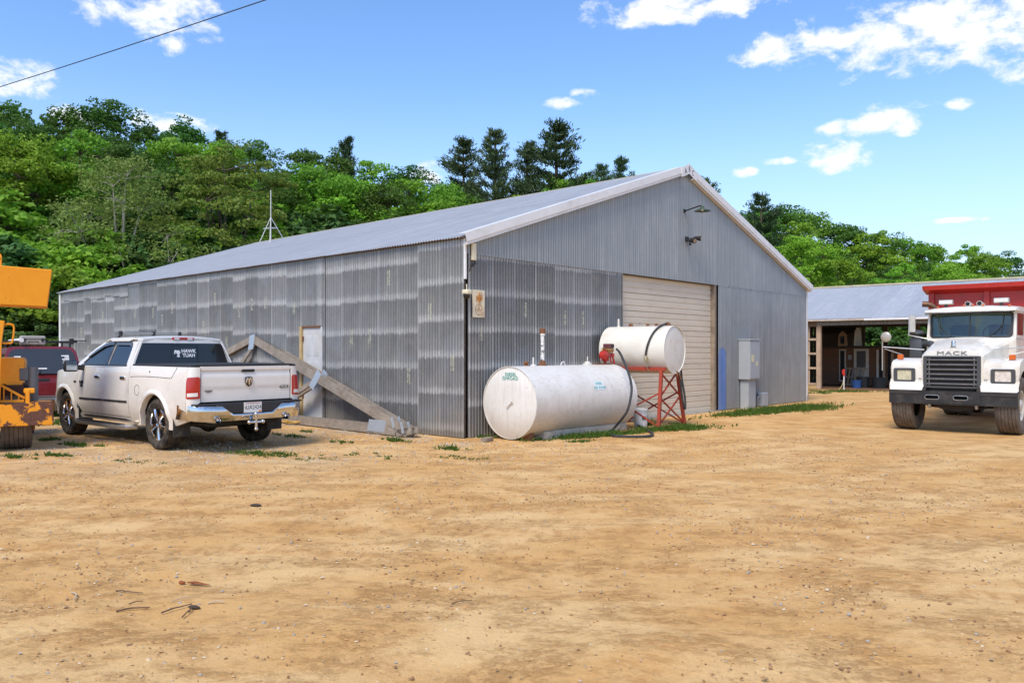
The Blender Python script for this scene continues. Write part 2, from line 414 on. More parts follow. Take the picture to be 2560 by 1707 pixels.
# ------------------------------------------------------------------ the long barn
BC = Vector((-.854, 14.42, 0)); BA = math.atan2(.73695, .67595)
GW, BL, EH, RH = 15.1, 20.3, 3.62, 6.10          # gable width, length, eave height, ridge height
def sheet_mat(name, dark, mid, bright, old=True, metal=.35, rough=.46):
    q = NB(name); c = q.co('Object'); s = q.sep(c)
    oi = q.n('ShaderNodeObjectInfo'); r = oi.outputs['Random']
    st = q.n('ShaderNodeVectorMath', operation='ADD'); q.put(q.co('Object', (26, 26, .55)), st.inputs[0])
    cr = q.n('ShaderNodeCombineXYZ'); q.put(q.math('MULTIPLY', r, 90), cr.inputs[0]); q.put(q.math('MULTIPLY', r, 37), cr.inputs[2]); q.put(cr.outputs[0], st.inputs[1])
    streak = q.noise(st.outputs[0], 1, 4, .6)
    st2 = q.n('ShaderNodeVectorMath', operation='ADD'); q.put(c, st2.inputs[0]); q.put(cr.outputs[0], st2.inputs[1])
    blot = q.noise(st2.outputs[0], 2.1, 7, .68); spang = q.noise(st2.outputs[0], 55, 4, .7)
    if old:
        off = q.math('ADD', q.math('MULTIPLY', oi.outputs['Object Index'], .01), q.math('MULTIPLY', r, .05))
        t = q.math('FRACT', q.math('MULTIPLY', q.math('SUBTRACT', q.math('ADD', q.math('ADD', s[2], off), q.math('MULTIPLY', q.math('SUBTRACT', q.noise(q.co('Object', (26, 26, 6)), 1, 2, .6), .5), .13)), 0.12), -1 / .67))
        g1 = q.rng(t, -.02, .80, .10, .38); g2 = q.math('MULTIPLY', q.rng(t, .70, .90, 0, .42, True), q.rng(t, 1.0, .93, 0, 1, True))
        val = q.math('ADD', g1, g2)
        val = q.math('ADD', val, q.math('MULTIPLY', q.math('SUBTRACT', streak, .5), .75))
        val = q.math('ADD', val, q.math('MULTIPLY', q.math('SUBTRACT', blot, .5), .75))
        val = q.math('ADD', val, q.math('MULTIPLY', q.math('SUBTRACT', r, .5), .34))
        val = q.math('ADD', val, q.math('MULTIPLY', q.math('SUBTRACT', spang, .5), .7))
        seam = q.math('MAXIMUM', q.rng(s[0], .055, .03, 0, 1, True), q.rng(s[0], .60, .625, 0, .6, True))
        val = q.math('ADD', val, q.math('MULTIPLY', seam, .55))
        base = q.mix(q.rng(val, 0, .5), dark, mid); base = q.mix(q.rng(val, .5, 1.15), base, bright)
        base = q.mix(q.rng(q.noise(st2.outputs[0], 1.1, 3, .5), .55, .68, 0, .25), base, (.31, .35, .40))
        base = q.mix(q.rng(q.noise(st2.outputs[0], 1.7, 4, .6), .60, .74, 0, .45), base, (.33, .29, .24))
        # paper label left on the sheet
        zl = q.math('ADD', q.math('MULTIPLY', q.math('FRACT', q.math('MULTIPLY', r, 7.31)), 2.7), .45)
        lx = q.math('LESS_THAN', q.math('ABSOLUTE', q.math('SUBTRACT', s[0], .34)), .042)
        lz = q.math('LESS_THAN', q.math('ABSOLUTE', q.math('SUBTRACT', s[2], zl)), .15)
        lab = q.math('MULTIPLY', q.math('MULTIPLY', lx, lz), q.rng(q.noise(st2.outputs[0], 16, 4, .7), .43, .53))
        base = q.mix(q.math('MULTIPLY', lab, .62), base, (.56, .55, .40))
        # splash dirt, spattered up from the ground in its own ragged line
        base = q.mix(q.rng(q.math('ADD', s[2], q.math('MULTIPLY', blot, -.9)), .02, -.42, 0, .5), base, (.30, .25, .17))
    else:
        val = q.math('ADD', q.math('MULTIPLY', streak, .7), q.math('ADD', q.math('MULTIPLY', blot, .45), q.math('MULTIPLY', q.math('SUBTRACT', r, .5), .12)))
        base = q.mix(q.rng(val, .35, .62), dark, mid); base = q.mix(q.rng(val, .62, .85), base, bright)
        base = q.mix(q.rng(s[0], .05, .03, 0, .25, True), base, bright)
    rb = q.math('SINE', q.math('MULTIPLY', s[0], 2 * math.pi / .0762))          # rib shading painted into the colour, one half of each wave darker
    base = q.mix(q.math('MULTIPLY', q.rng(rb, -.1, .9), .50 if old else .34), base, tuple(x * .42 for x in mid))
    q.set(Base_Color=base, Metallic=metal)
    q.put(q.rng(blot, .3, .7, rough - .08, rough + .1), q.b.inputs['Roughness'])
    q.bump(spang, .12, .004)
    MATS[name] = q.m; return q.m
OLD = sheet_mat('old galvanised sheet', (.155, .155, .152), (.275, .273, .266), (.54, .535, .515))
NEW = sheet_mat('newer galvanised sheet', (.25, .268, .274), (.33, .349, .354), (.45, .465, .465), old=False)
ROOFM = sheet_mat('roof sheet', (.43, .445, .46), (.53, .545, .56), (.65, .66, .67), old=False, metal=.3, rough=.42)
WHT = mat('white trim', (.76, .76, .75), .42, var=.05, dirt=(.55, .52, .46), dirt_amt=.35, ds=3)
WOOD = mat('grey weathered timber', (.30, .235, .17), .85, var=.25, vs=3, stretch=(1, 1, 1), dirt=(.16, .12, .085), dirt_amt=.5, ds=4, bump=.25, bs=30)
PINE = mat('yellowed door jamb timber', (.50, .36, .17), .75, var=.2, bump=.2)
DARK = mat('dark void', (.012, .011, .01), .9, var=.1)
RUST = mat('rusted steel', (.20, .085, .035), .85, var=.35, vs=20, bump=.3)
BLK = mat('black plastic', (.02, .02, .021), .5, var=.1)
RUB = mat('black rubber', (.03, .03, .03), .75, var=.2, dirt=(.14, .115, .09), dirt_amt=.4, ds=8)
CREAM = mat('cream plastic', (.72, .66, .47), .5, var=.05)
STEEL = mat('bare steel', (.45, .45, .44), .4, .8, var=.15, vs=20)
PITCH, AMP = .0762, .0125
def corr_mesh(name, w, top, bot=lambda x: 0.0, seg=6, ph=0.0, slope=None):
    """corrugated sheet: x across, z along the ribs; slope turns z into a run up the roof"""
    n = max(2, int(round(w / PITCH * seg))); vs = []; fs = []
    for i in range(n + 1):
        x = w * i / n; d = AMP * math.sin(2 * math.pi * (x / PITCH) + ph)
        for z in (bot(x), top(x)): vs.append((x, d, z))
    for i in range(n): fs.append((2 * i, 2 * i + 2, 2 * i + 3, 2 * i + 1))
    me = bpy.data.meshes.new(name); me.from_pydata(vs, [], fs); me.polygons.foreach_set('use_smooth', [True] * len(fs))
    return me
barn = thing('barn', 'long corrugated metal barn with white-trimmed gable and overhead door', 'barn', BC, BA)
SW = .64
SHIFT = [0]
def put_sheet(name, me, m, parent, loc, rot=(0, 0, 0)):
    o = mobj(name, me, m, parent); o.location = loc; o.rotation_euler = rot; o.pass_index = SHIFT[0]; return o
def build_barn():
    rake = lambda x: EH + (RH - EH) * (1 - abs(x - GW / 2) / (GW / 2))
    # side wall facing the parked trucks: one full sheet mesh shared; local x runs towards the corner
    wall = B(); wall.box((.06, .06, 0), (.10, BL - .05, EH - .05)); sw = wall.done('side_wall', DARK, barn, 0)
    full = corr_mesh('wall_sheet', SW, lambda x: EH - .03, lambda x: .01)
    ra = random.Random(3)
    y = .015; i = 0
    DY0, DY1, DZ = 4.42, 5.22, 2.12
    while y < BL - .1:
        w_ = min(SW, BL - y); y1 = y + w_ - .03
        if y1 > DY0 and y < DY1:        # the sheets around the side door
            a, b = y, min(y + w_, DY1 + .0)
            if y < DY0 - .03:
                me = corr_mesh('wall_sheet', DY0 - y, lambda x: EH - .03, lambda x: .01)
                put_sheet('wall_sheet', me, OLD, sw, (-.002, DY0, 0), (0, 0, R(-90)))
            if y1 >= DY1:
                y = DY1 - .0; continue
            y = y1; i += 1; 
            continue
        if ra.random() < .22: SHIFT[0] = ra.choice((0, 6, 14, 22, 30, 60))
        me = full if abs(w_ - SW) < .01 else corr_mesh('wall_sheet', w_, lambda x: EH - .03, lambda x: .01)
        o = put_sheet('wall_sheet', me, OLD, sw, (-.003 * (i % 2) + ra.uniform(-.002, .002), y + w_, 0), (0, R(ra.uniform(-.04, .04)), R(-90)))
        y = y1; i += 1
    me = corr_mesh('wall_sheet', DY1 - DY0 + .04, lambda x: EH - .03, lambda x: DZ)
    put_sheet('wall_sheet', me, OLD, sw, (-.004, DY1 + .02, 0), (0, 0, R(-90)))
    # lighter patched strip under the eave at the far end
    for k in range(9):
        me = corr_mesh('patch_sheet', .62, lambda x: EH - .035, lambda x: EH - .30 - .05 * (k % 3))
        put_sheet('patch_sheet', me, OLD, sw, (-.022, BL - .35 - .6 * k, 0), (0, 0, R(-90)))
    # side door in its opening
    d = B(); d.box((.035, DY0 + .10, .12), (.065, DY1 - .02, DZ - .03)); door = d.done('side_door', mat('white steel door', (.56, .56, .55), .5, var=.05, dirt=(.45, .42, .36), dirt_amt=.3), barn)
    for zz in ((.35, .85), (.98, 1.35), (1.45, 1.92)):
        for yy in (DY0 + .17, DY0 + .46):
            p = B()
            poly = rrect(yy, zz[0], yy + .2, zz[1], .015, 2); M = frame((.034, 0, 0), (0, 1, 0), (0, 0, 1))
            p.loft([[M @ Vector((a, b, 0)) for a, b in poly], [M @ Vector(((a - yy - .1) * .86 + yy + .1, (b - sum(zz) / 2) * .94 + sum(zz) / 2, -.005)) for a, b in poly]]); p.done('door_panel', MATS['white steel door'], door)
    k = B(); k.cyl((.034, DY0 + .16, 1.05), (-.02, DY0 + .16, 1.05), .012).ball((-.03, DY0 + .16, 1.05), .03); k.done('knob', STEEL, door)
    for zz in (.55, 1.1, 1.8): h = B(); h.box((.0, DY1 - .05, zz), (.03, DY1 - .025, zz + .1)); h.done('hinge', RUST, door)
    j = B(); j.box((-.012, DY1 - .02, .02), (.06, DY1 + .07, DZ)); j.done('door_jamb', PINE, barn)
    j = B(); j.box((.015, DY0 - .0, .02), (.06, DY0 + .09, DZ)); j.done('door_jamb', MATS['white steel door'], barn)
    j = B(); j.box((-.0, DY0 + .09, DZ - .03), (.06, DY1 - .02, DZ + .03)); j.done('door_head', RUST, barn)
    j = B(); j.box((-.05, DY0 + .0, 0), (.06, DY1 + .02, .115)); j.done('door_sill', mat('concrete', (.36, .34, .30), .9, var=.15, bump=.3), barn)
    # brown eave board
    e = B(); e.box((-.035, -.05, EH - .028), (-.003, BL + .05, EH + .012)); e.done('eave_board', mat('rust brown board', (.17, .10, .055), .85, var=.3, vs=8), barn)
    # corner: open joint with a very dark timber post behind, white trim at the top
    c = B(); c.box((.015, .02, 0), (.05, .055, EH)); c.done('corner_post', mat('dark post timber', (.07, .05, .035), .9, var=.4, vs=12), barn)
    c = B(); c.box((-.006, -.03, 2.86), (.035, .018, EH + .01), .004); c.done('corner_trim', WHT, barn)
    # gable, facing the tanks
    gb = B(); M = frame((0, .05, 0), (1, 0, 0), (0, 0, 1))
    gb.prism([(.07, 0), (4.95, 0), (4.95, 3.30), (9.30, 3.30), (9.30, 0), (GW - .05, 0), (GW - .05, EH - .05), (GW / 2, RH - .05), (.07, EH - .05)], -.05, -.012, M)
    gw = gb.done('gable_wall', DARK, barn, 0)
    x = .085; i = 0
    while x < 4.9:
        w_ = min(SW, 4.935 - x)
        me = full if abs(w_ - SW) < .01 else corr_mesh('wall_sheet', w_, lambda x: EH - .25, lambda x: .01)
        if me is full: me = gfull if i else corr_mesh('wall_sheet', SW, lambda x: 3.40, lambda x: .01); gfull = me
        put_sheet('wall_sheet', me, OLD, gw, (x, -.003 * (i % 2), 0), (R(ra.uniform(-.05, .05)), 0, 0)); x += w_ - .03; i += 1
    SW2 = .68
    x = .05; i = 0
    while x < GW - .06:                  # upper sheets, cut to the rake
        w_ = min(SW2, GW - .03 - x); low = 3.315
        me = corr_mesh('gable_sheet', w_, lambda u: rake(x + u) - .035, lambda u: min(low, rake(x + u) - .04))
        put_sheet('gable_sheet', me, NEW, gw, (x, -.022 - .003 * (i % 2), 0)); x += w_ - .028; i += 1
    x = 9.315; i = 0
    while x < GW - .06:
        w_ = min(SW2, GW - .03 - x)
        me = corr_mesh('gable_sheet', w_, lambda u: min(3.36, rake(x + u) - .035), lambda u: .01)
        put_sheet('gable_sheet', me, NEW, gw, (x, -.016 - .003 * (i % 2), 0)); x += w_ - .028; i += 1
    # back and far walls, plain
    bk = B(); M = frame((0, BL - .02, 0), (1, 0, 0), (0, 0, 1))
    bk.prism([(.05, 0), (GW - .05, 0), (GW - .05, EH - .05), (GW / 2, RH - .05), (.05, EH - .05)], -.02, .02, M).done('back_wall', NEW, barn, 0)
    bk = B(); bk.box((GW - .06, .05, 0), (GW - .02, BL - .05, EH - .05)); bk.done('far_wall', NEW, barn, 0)
    # roof: two rows of sheets on each slope
    rise = RH - EH; run = GW / 2; sl = math.hypot(rise, run); ang = math.atan2(rise, run)
    rf = B(); M = frame((0, 0, 0), (1, 0, 0), (0, 0, 1))
    rf.prism([(.0, EH - .0), (run, RH - .0), (GW, EH - .0), (GW, EH - .03), (run, RH - .04), (0, EH - .03)], -BL, -.03, M); roof = rf.done('roof', DARK, barn, 0)
    lowm = corr_mesh('roof_sheet', SW, lambda x: sl * .52, lambda x: -.10); upm = corr_mesh('roof_sheet', SW, lambda x: sl + .0, lambda x: sl * .52 - .15)
    lastm = {}
    y = -.10; i = 0
    while y < BL + .04:
        w_ = min(SW, BL + .1 - y)
        for lev, me0 in ((0, lowm), (1, upm)):
            me = me0
            if w_ < SW - .01:
                if lev not in lastm: lastm[lev] = corr_mesh('roof_sheet', w_, (lambda x: sl * .52) if lev == 0 else (lambda x: sl), (lambda x: -.10) if lev == 0 else (lambda x: sl * .52 - .15))
                me = lastm[lev]
            up = .016 + .006 * lev + .003 * (i % 2)
            for sd in (0, 1):
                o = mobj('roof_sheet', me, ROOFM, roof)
                if sd == 0:
                    X, Z, Y = Vector((0, 1, 0)), Vector((math.cos(ang), 0, math.sin(ang))), None
                    org = Vector((0, y, EH)) + Vector((-math.sin(ang), 0, math.cos(ang))) * up
                else:
                    X, Z = Vector((0, -1, 0)), Vector((-math.cos(ang), 0, math.sin(ang)))
                    org = Vector((GW, y + w_, EH)) + Vector((math.sin(ang), 0, math.cos(ang))) * up
                Yv = Z.cross(X)
                o.matrix_local = Matrix(((X.x, Yv.x, Z.x, org.x), (X.y, Yv.y, Z.y, org.y), (X.z, Yv.z, Z.z, org.z), (0, 0, 0, 1)))
        y += w_ - .03; i += 1
    rc = B(); M = frame((run, 0, RH), (1, 0, 0), (0, 0, 1))
    rc.prism([(-.16, -.02), (0, .045), (.16, -.02), (.15, -.03), (0, .033), (-.15, -.03)], -BL - .1, .02, M); rc.done('ridge_cap', mat('tan ridge cap', (.40, .35, .25), .6, var=.2), roof)
    # white rake boards, in lengths, with a lip
    def rake_piece(a, b, sd):
        dx, dz = math.cos(ang), math.sin(ang)
        P = lambda t, h, o: Vector(((t * dx - h * dz) if sd == 0 else GW - (t * dx - h * dz), o, EH + t * dz + h * dx))
        q = B()
        prof = [(.075, -.155), (.085, -.155), (.085, -.16), (-.10, -.16), (-.10, -.145), (-.135, -.145), (-.135, -.06), (-.128, -.06), (-.12, -.14), (.06, -.145)]
        prof = [(.075, .02), (.082, .02), (.082, -.168), (-.075, -.168), (-.083, -.160), (-.088, -.150), (-.135, -.150), (-.135, -.035), (-.125, -.035), (-.09, -.13), (-.065, -.155), (.072, -.155)]
        q.loft([[P(a, h, o) for h, o in prof], [P(b, h, o) for h, o in prof]])
        return q.done('rake_board', WHT, barn, 30)
    cuts = [-.12, 2.75, 5.55, sl - .35]
    for sd in (0, 1):
        for a, b in zip(cuts, cuts[1:]): rake_piece(a + .002, b - .002, sd)
    # peak plate with its letters
    pk = B(); M = frame((run, -.172, RH), (1, 0, 0), (0, 0, 1)); z0 = -.36 * math.tan(ang)
    pk.prism([(-.36, z0 + .06), (0, .10), (.36, z0 + .06), (.36, z0 - .16), (.30, z0 - .15), (.0, -.15), (-.30, z0 - .15), (-.36, z0 - .16)], 0, .012, M); plate = pk.done('peak_plate', WHT, barn, 30)
    ink = mat('black lettering', (.03, .03, .03), .6)
    for ch, dx, dz, ro in (('A', -.17, -.10, -8), ('B', 0, -.035, 0), ('C', .17, -.10, 8)):
        Mx = frame((run + dx, -.1855, RH + dz - .01), (math.cos(R(-ro * 0)), 0, 0), (0, 0, 1)) @ Matrix.Rotation(R(-ro), 4, 'Z')
        text('letter', ch, .19, ink, plate, Mx, .0015, .8)
    # white corner trim at the far right
    t = B(); t.box((GW - .06, -.035, .0), (GW + .035, .03, EH - .02), .004); t.box((GW + .005, .031, 0), (GW + .035, .12, EH - .03)); t.done('corner_trim', WHT, barn)
    t = B(); t.box((-.035, BL - .1, 0), (-.006, BL + .03, EH - .04), .004); t.done('corner_trim', WHT, barn)
    # overhead door: nine ribbed sections in a recess, timber jamb on the right
    dm = mat('beige ribbed door', (.70, .61, .47), .55, var=.05, vs=2, dirt=(.36, .24, .14), dirt_amt=.22, ds=5, stretch=(1, 1, 2.5))
    od = thing_part('overhead_door', barn)
    X0, X1, nS = 4.90, 9.12, 8; hS = 3.32 / nS
    prof = []
    for (t0, d) in ((0.0, .012), (.02, .0), (.24, .0), (.27, .014), (.31, .014), (.34, .0), (.60, .0), (.63, .014), (.67, .014), (.70, .0), (.97, .0), (.99, .012), (1.0, .02)): prof.append((t0, d))
    sec = B()
    r0 = [Vector((X0, .10 + d, t * (hS - .004))) for t, d in prof]; r1 = [Vector((X1, .10 + d, t * (hS - .004))) for t, d in prof]
    sec.loft([r0, r1], closed=False, caps=False); s0 = sec.done('door_section', dm, od, 20); s0.location = (0, 0, .01)
    for i in range(1, nS):
        c_ = s0.copy(); link(c_, od); c_.location = (0, 0, .01 + i * hS)
    b = B(); b.box((X0 - .1, .14, 0), (X1 + .1, .16, 3.4)); b.done('door_backing', DARK, od, 0)
    j = B(); j.box((9.125, -.012, 0), (9.215, .14, 3.32), .004); j.done('door_jamb', WOOD, barn)
    j = B(); j.box((9.222, .02, 0), (9.312, .14, 3.32), .004); j.done('door_jamb', mat('dark stained timber', (.13, .095, .06), .85, var=.3, stretch=(3, 3, .6)), barn)
    j = B(); j.box((4.92, .0, 3.30), (9.3, .12, 3.345)); j.done('door_head', MATS['dark stained timber'], barn)
    j = B(); j.box((4.90, -.0, 0), (4.945, .12, 3.31)); j.done('door_jamb', MATS['dark stained timber'], barn)
    j = B(); j.box((4.9, -.1, -.03), (9.3, .25, .012)); j.done('door_apron', MATS['concrete'], barn)
    # blue spray-painted stripe on the sheet beside the door (thin paint skin following the ribs)
    q = NB('blue spray paint'); s = q.sep(q.co('Object')); nn = q.noise(q.co('Object', (14, 14, 2)), 2, 5, .7)
    edge = q.math('MULTIPLY', q.math('MULTIPLY', q.rng(s[0], .0, .06), q.rng(s[0], .40, .30)), q.rng(s[2], 1.72, 1.40))
    al = q.rng(q.math('ADD', edge, q.math('MULTIPLY', q.math('SUBTRACT', nn, .5), .9)), .12, .3)
    q.set(Base_Color=q.mix(q.rng(nn, .66, .72), (.0, .15, .60), (.22, .33, .5)), Roughness=.5, Alpha=al)
    me = corr_mesh('paint_stripe', .40, lambda u: 1.74, lambda u: .02)
    put_sheet('paint_stripe', me, q.m, gw, (9.325, -.0235, 0))
    return
def thing_part(name, parent):
    o = bpy.data.objects.new(name, None); link(o, parent); o.empty_display_size = .2; return o
build_barn()
def bp(x, y, z): return BC + Matrix.Rotation(BA, 3, 'Z') @ Vector((x, y, z))
# ------------------------------------------------------------------ trees
def leaf_mat(name, cols, trans=.4, rough=.55, spread=.5):
    q = NB(name); g = q.n('ShaderNodeNewGeometry'); oi = q.n('ShaderNodeObjectInfo')
    r = g.outputs['Random Per Island']
    c = q.mix(r, cols[0], cols[1])
    big = q.noise(q.co('Object'), .55, 3, .6)
    c = q.mix(q.rng(big, .35, .65, 0, spread), c, cols[2])
    hs = q.n('ShaderNodeHueSaturation'); q.put(c, hs.inputs['Color'])
    q.put(q.rng(oi.outputs['Random'], 0, 1, .48, .52), hs.inputs['Hue']); q.put(q.rng(q.math('FRACT', q.math('MULTIPLY', oi.outputs['Random'], 5.7)), 0, 1, .78, 1.25), hs.inputs['Value'])
    q.set(Base_Color=hs.outputs[0], Roughness=rough, Specular_IOR_Level=.25)
    tr = q.n('ShaderNodeBsdfTranslucent'); q.put(hs.outputs[0], tr.inputs[0])
    mxs = q.n('ShaderNodeMixShader'); mxs.inputs[0].default_value = trans
    q.put(q.b.outputs[0], mxs.inputs[1]); q.put(tr.outputs[0], mxs.inputs[2])
    q.put(mxs.outputs[0], q.t.nodes['Material Output'].inputs[0])
    MATS[name] = q.m; return q.m
BARK = mat('brown bark', (.10, .075, .055), .95, var=.3, vs=6, bump=.4, bs=18)
PALEBARK = mat('pale bark', (.34, .31, .25), .9, var=.25, vs=5)
LEAF = {'deep': leaf_mat('deep green leaves', ((0.060, 0.145, 0.022), (0.132, 0.267, 0.039), (0.085, 0.213, 0.026))),
        'bright': leaf_mat('bright green leaves', ((.185, .36, .030), (.32, .53, .055), (.215, .42, .032)), .42),
        'olive': leaf_mat('olive and russet leaves', ((.13, .22, .035), (.25, .30, .05), (.14, .26, .035)), .4),
        'pale': leaf_mat('sparse yellow green leaves', ((.20, .29, .055), (.32, .42, .10), (.24, .35, .07)), .4),
        'needle': leaf_mat('dark pine needles', ((0.039, 0.082, 0.030), (0.090, 0.142, 0.046), (0.055, 0.102, 0.039)), .12, .6, .4),
        'shrub': leaf_mat('dark undergrowth leaves', ((0.046, 0.111, 0.022), (0.124, 0.224, 0.043), (0.063, 0.150, 0.026)), .25)}
def quads_mesh(name, C, U, V, m):
    """one mesh of many separate diamond-shaped leaves: centres C and half axes U, V"""
    n = len(C); P = np.empty((n, 4, 3), np.float32)
    P[:, 0] = C - U; P[:, 1] = C - V * .75 + U * .1; P[:, 2] = C + U; P[:, 3] = C + V * .75 + U * .1
    me = bpy.data.meshes.new(name); me.vertices.add(n * 4); me.vertices.foreach_set('co', P.reshape(-1))
    me.loops.add(n * 4); me.loops.foreach_set('vertex_index', np.arange(n * 4, dtype=np.int32))
    me.polygons.add(n); me.polygons.foreach_set('loop_start', np.arange(0, n * 4, 4, dtype=np.int32))
    me.polygons.foreach_set('loop_total', np.full(n, 4, np.int32)); me.update(calc_edges=True)
    me.materials.append(m); return me
def leaves(rg, C, nrm, size, tilt=.8):
    n = len(C); d = nrm + rg.normal(0, tilt, (n, 3)); d /= np.linalg.norm(d, axis=1)[:, None] + 1e-9
    a = rg.normal(0, 1, (n, 3)); u = np.cross(d, a); u /= np.linalg.norm(u, axis=1)[:, None] + 1e-9
    v = np.cross(d, u); s = size * rg.uniform(.6, 1.3, (n, 1))
    return C, u * s * .62, v * s * .5
def bark_mesh(name, tubes, m):
    b = B()
    for pts, rr, n in tubes: b.tube(pts, rr, n, False)
    me = bpy.data.meshes.new(name); b.bm.to_mesh(me); b.bm.free(); me.polygons.foreach_set('use_smooth', [True] * len(me.polygons)); me.materials.append(m); return me
def broadleaf(seed, H, cw, base, leaf, kind, per=78, nl=13, bark=BARK, size=.205, gappy=.0, twig=True, flat=.6, clumps=17):
    rg = np.random.default_rng(seed); ra = random.Random(seed); tubes = []
    lean = Vector((ra.uniform(-.05, .05), ra.uniform(-.05, .05), 0)) * H
    tr = [Vector((0, 0, -.6))] + [Vector((math.sin(i * 1.3 + seed) * .02 * H * i / 6, math.cos(i * 1.7 + seed) * .02 * H * i / 6, H * .86 * i / 6)) + lean * (i / 6) for i in range(1, 7)]
    tubes.append((smoothpath(tr, 2), [max(.03, .022 * H * (1 - .92 * i / 12)) for i in range(13)], 7))
    Cs, Ns = [], []
    for k in range(nl):
        t = base + (.93 - base) * ((k + .5) / nl) + ra.uniform(-.04, .04)
        prof = math.sin(math.pi * min(1, max(.08, (t - base + .12) / (1.14 - base)))) ** .7
        a = k * 2.4 + ra.uniform(-.5, .5); rad = cw * prof * ra.uniform(.35, .72)
        if k >= nl - 2: rad *= .35
        lc = Vector((math.cos(a) * rad, math.sin(a) * rad, H * t)) + lean * t; lr = cw * ra.uniform(.34, .5) * (.72 + .4 * prof)
        i0 = min(len(tr) - 2, max(1, int(t * 5.2))); st = tr[i0] + Vector((0, 0, -.05 * H))
        mid = (st + lc) * .5 + Vector((0, 0, -.04 * H))
        tubes.append((smoothpath([st, mid, lc], 3), [.009 * H * (1 - .8 * i / 6) for i in range(7)], 5))
        for j in range(clumps):
            d = Vector(rg.normal(0, 1, 3)); d.normalize()
            if d.z < -.35: d.z *= -.6
            cc = lc + Vector((d.x * lr, d.y * lr, d.z * lr * .8)) * ra.uniform(.55, 1.05)
            if twig and j < 5: tubes.append(([lc, (lc + cc) * .5 + Vector((0, 0, .1)), cc], [.0035 * H, .0025 * H, .001 * H], 3))
            if ra.random() < gappy: continue
            m = int(per * ra.uniform(.6, 1.4)); rr = cw * .135 * ra.uniform(.75, 1.35)
            q = rg.normal(0, 1, (m, 3)); q /= np.linalg.norm(q, axis=1)[:, None]; q *= rg.uniform(.3, 1, (m, 1)) ** .5
            Cs.append(np.array(cc) + q * rr * np.array([1, 1, flat])); Ns.append(q * .6 + np.array(d) * .5 + np.array([0, 0, .5]))
    C, U, V = leaves(rg, np.concatenate(Cs), np.concatenate(Ns), size)
    return bark_mesh('trunk', tubes, bark), quads_mesh('crown', C, U, V, LEAF[leaf]), H
def pine(seed, H, spread, base=.28, up=.5):
    rg = np.random.default_rng(seed); ra = random.Random(seed); tubes = [([Vector((0, 0, -.6)), Vector((.01 * H, 0, H * .5)), Vector((0, .01 * H, H))], [.018 * H, .012 * H, .003 * H], 7)]
    Cs, Us, Vs = [], [], []; t = base
    while t < .985:
        ln = spread * (1 - ((t - base) / (1 - base)) ** 1.25) * .95 + .35
        for k in range(ra.randint(4, 6)):
            a = ra.uniform(0, 6.28); l2 = ln * ra.uniform(.5, 1.25); e = up * ra.uniform(.5, 1.3) + .5 * max(0, t - .6)
            p0 = Vector((0, 0, H * t)); d = Vector((math.cos(a), math.sin(a), 0))
            pts = [p0 + d * (l2 * s) + Vector((0, 0, l2 * e * (s * s * .9 - .06 * s))) for s in (0, .3, .6, .85, 1.05)]
            tubes.append((pts, [.0028 * H, .0022 * H, .0016 * H, .001 * H, .0005 * H], 3))
            for s in np.linspace(.3, 1.05, max(4, int(l2 * 4.0))):
                c = p0 + d * (l2 * s) + Vector((0, 0, l2 * e * (s * s * .9 - .06 * s)))
                m = 30
                cc = np.array(c) + rg.normal(0, 1, (m, 3)) * np.array([.26, .26, .13]) * (.6 + .35 * l2 * .4)
                dv = rg.normal(0, .55, (m, 3)) + np.array([d.x * .8, d.y * .8, .75]); dv /= np.linalg.norm(dv, axis=1)[:, None]
                sd = np.cross(dv, rg.normal(0, 1, (m, 3))); sd /= np.linalg.norm(sd, axis=1)[:, None]
                L_ = rg.uniform(.13, .24, (m, 1)); Cs.append(cc); Us.append(dv * L_); Vs.append(sd * L_ * .28)
        t += ra.uniform(.028, .045)
    return bark_mesh('trunk', tubes, BARK), quads_mesh('crown', np.concatenate(Cs), np.concatenate(Us), np.concatenate(Vs), LEAF['needle']), H
KIND = {}
KIND['deep'] = [broadleaf(11, 16, 4.6, .30, 'deep', 0), broadleaf(12, 16, 5.2, .26, 'deep', 0, nl=15), broadleaf(13, 16, 3.9, .32, 'deep', 0)]
KIND['bright'] = [broadleaf(21, 15, 4.6, .22, 'bright', 0), broadleaf(22, 15, 4.0, .2, 'bright', 0, nl=14), broadleaf(23, 15, 5.0, .25, 'bright', 0)]
KIND['olive'] = [broadleaf(31, 14, 4.9, .14, 'olive', 0, nl=17, per=85, flat=.3, size=.17)]
KIND['sparse'] = [broadleaf(41, 12, 4.6, .16, 'pale', 0, nl=17, per=60, bark=PALEBARK, size=.125, gappy=.05, clumps=17)]
KIND['pine'] = [pine(51, 18, 4.6), pine(52, 18, 3.6, .25, .62), pine(53, 17, 4.0, .35, .4)]
KIND['shrub'] = [broadleaf(61, 5, 2.7, .02, 'shrub', 0, nl=9, per=80, size=.16), broadleaf(62, 5, 2.3, .04, 'shrub', 0, nl=8, per=80, size=.15), broadleaf(63, 5, 2.6, .04, 'bright', 0, nl=9, per=75, size=.15)]
NAMES = {'deep': ('broadleaf_tree', 'deep green broadleaf tree in the wood behind the barn', 'tree', 'deep green trees of the wood'),
         'bright': ('broadleaf_tree', 'bright yellow-green broadleaf tree in the wood behind the barn', 'tree', 'bright green trees of the wood'),
         'olive': ('broadleaf_tree', 'olive and russet layered tree standing behind the roof antenna', 'tree', None),
         'sparse': ('sparse_tree', 'thin-leaved tree with bare pale branches before the dark wood', 'tree', None),
         'pine': ('pine_tree', 'dark pine tree rising above the broadleaf wood', 'tree', 'pines above the wood'),
         'shrub': ('shrub', 'leafy shrub at the foot of the wood', 'shrub', 'shrubs at the foot of the wood')}
tr_rng = random.Random(77); cnt = {}
ROW = ['']
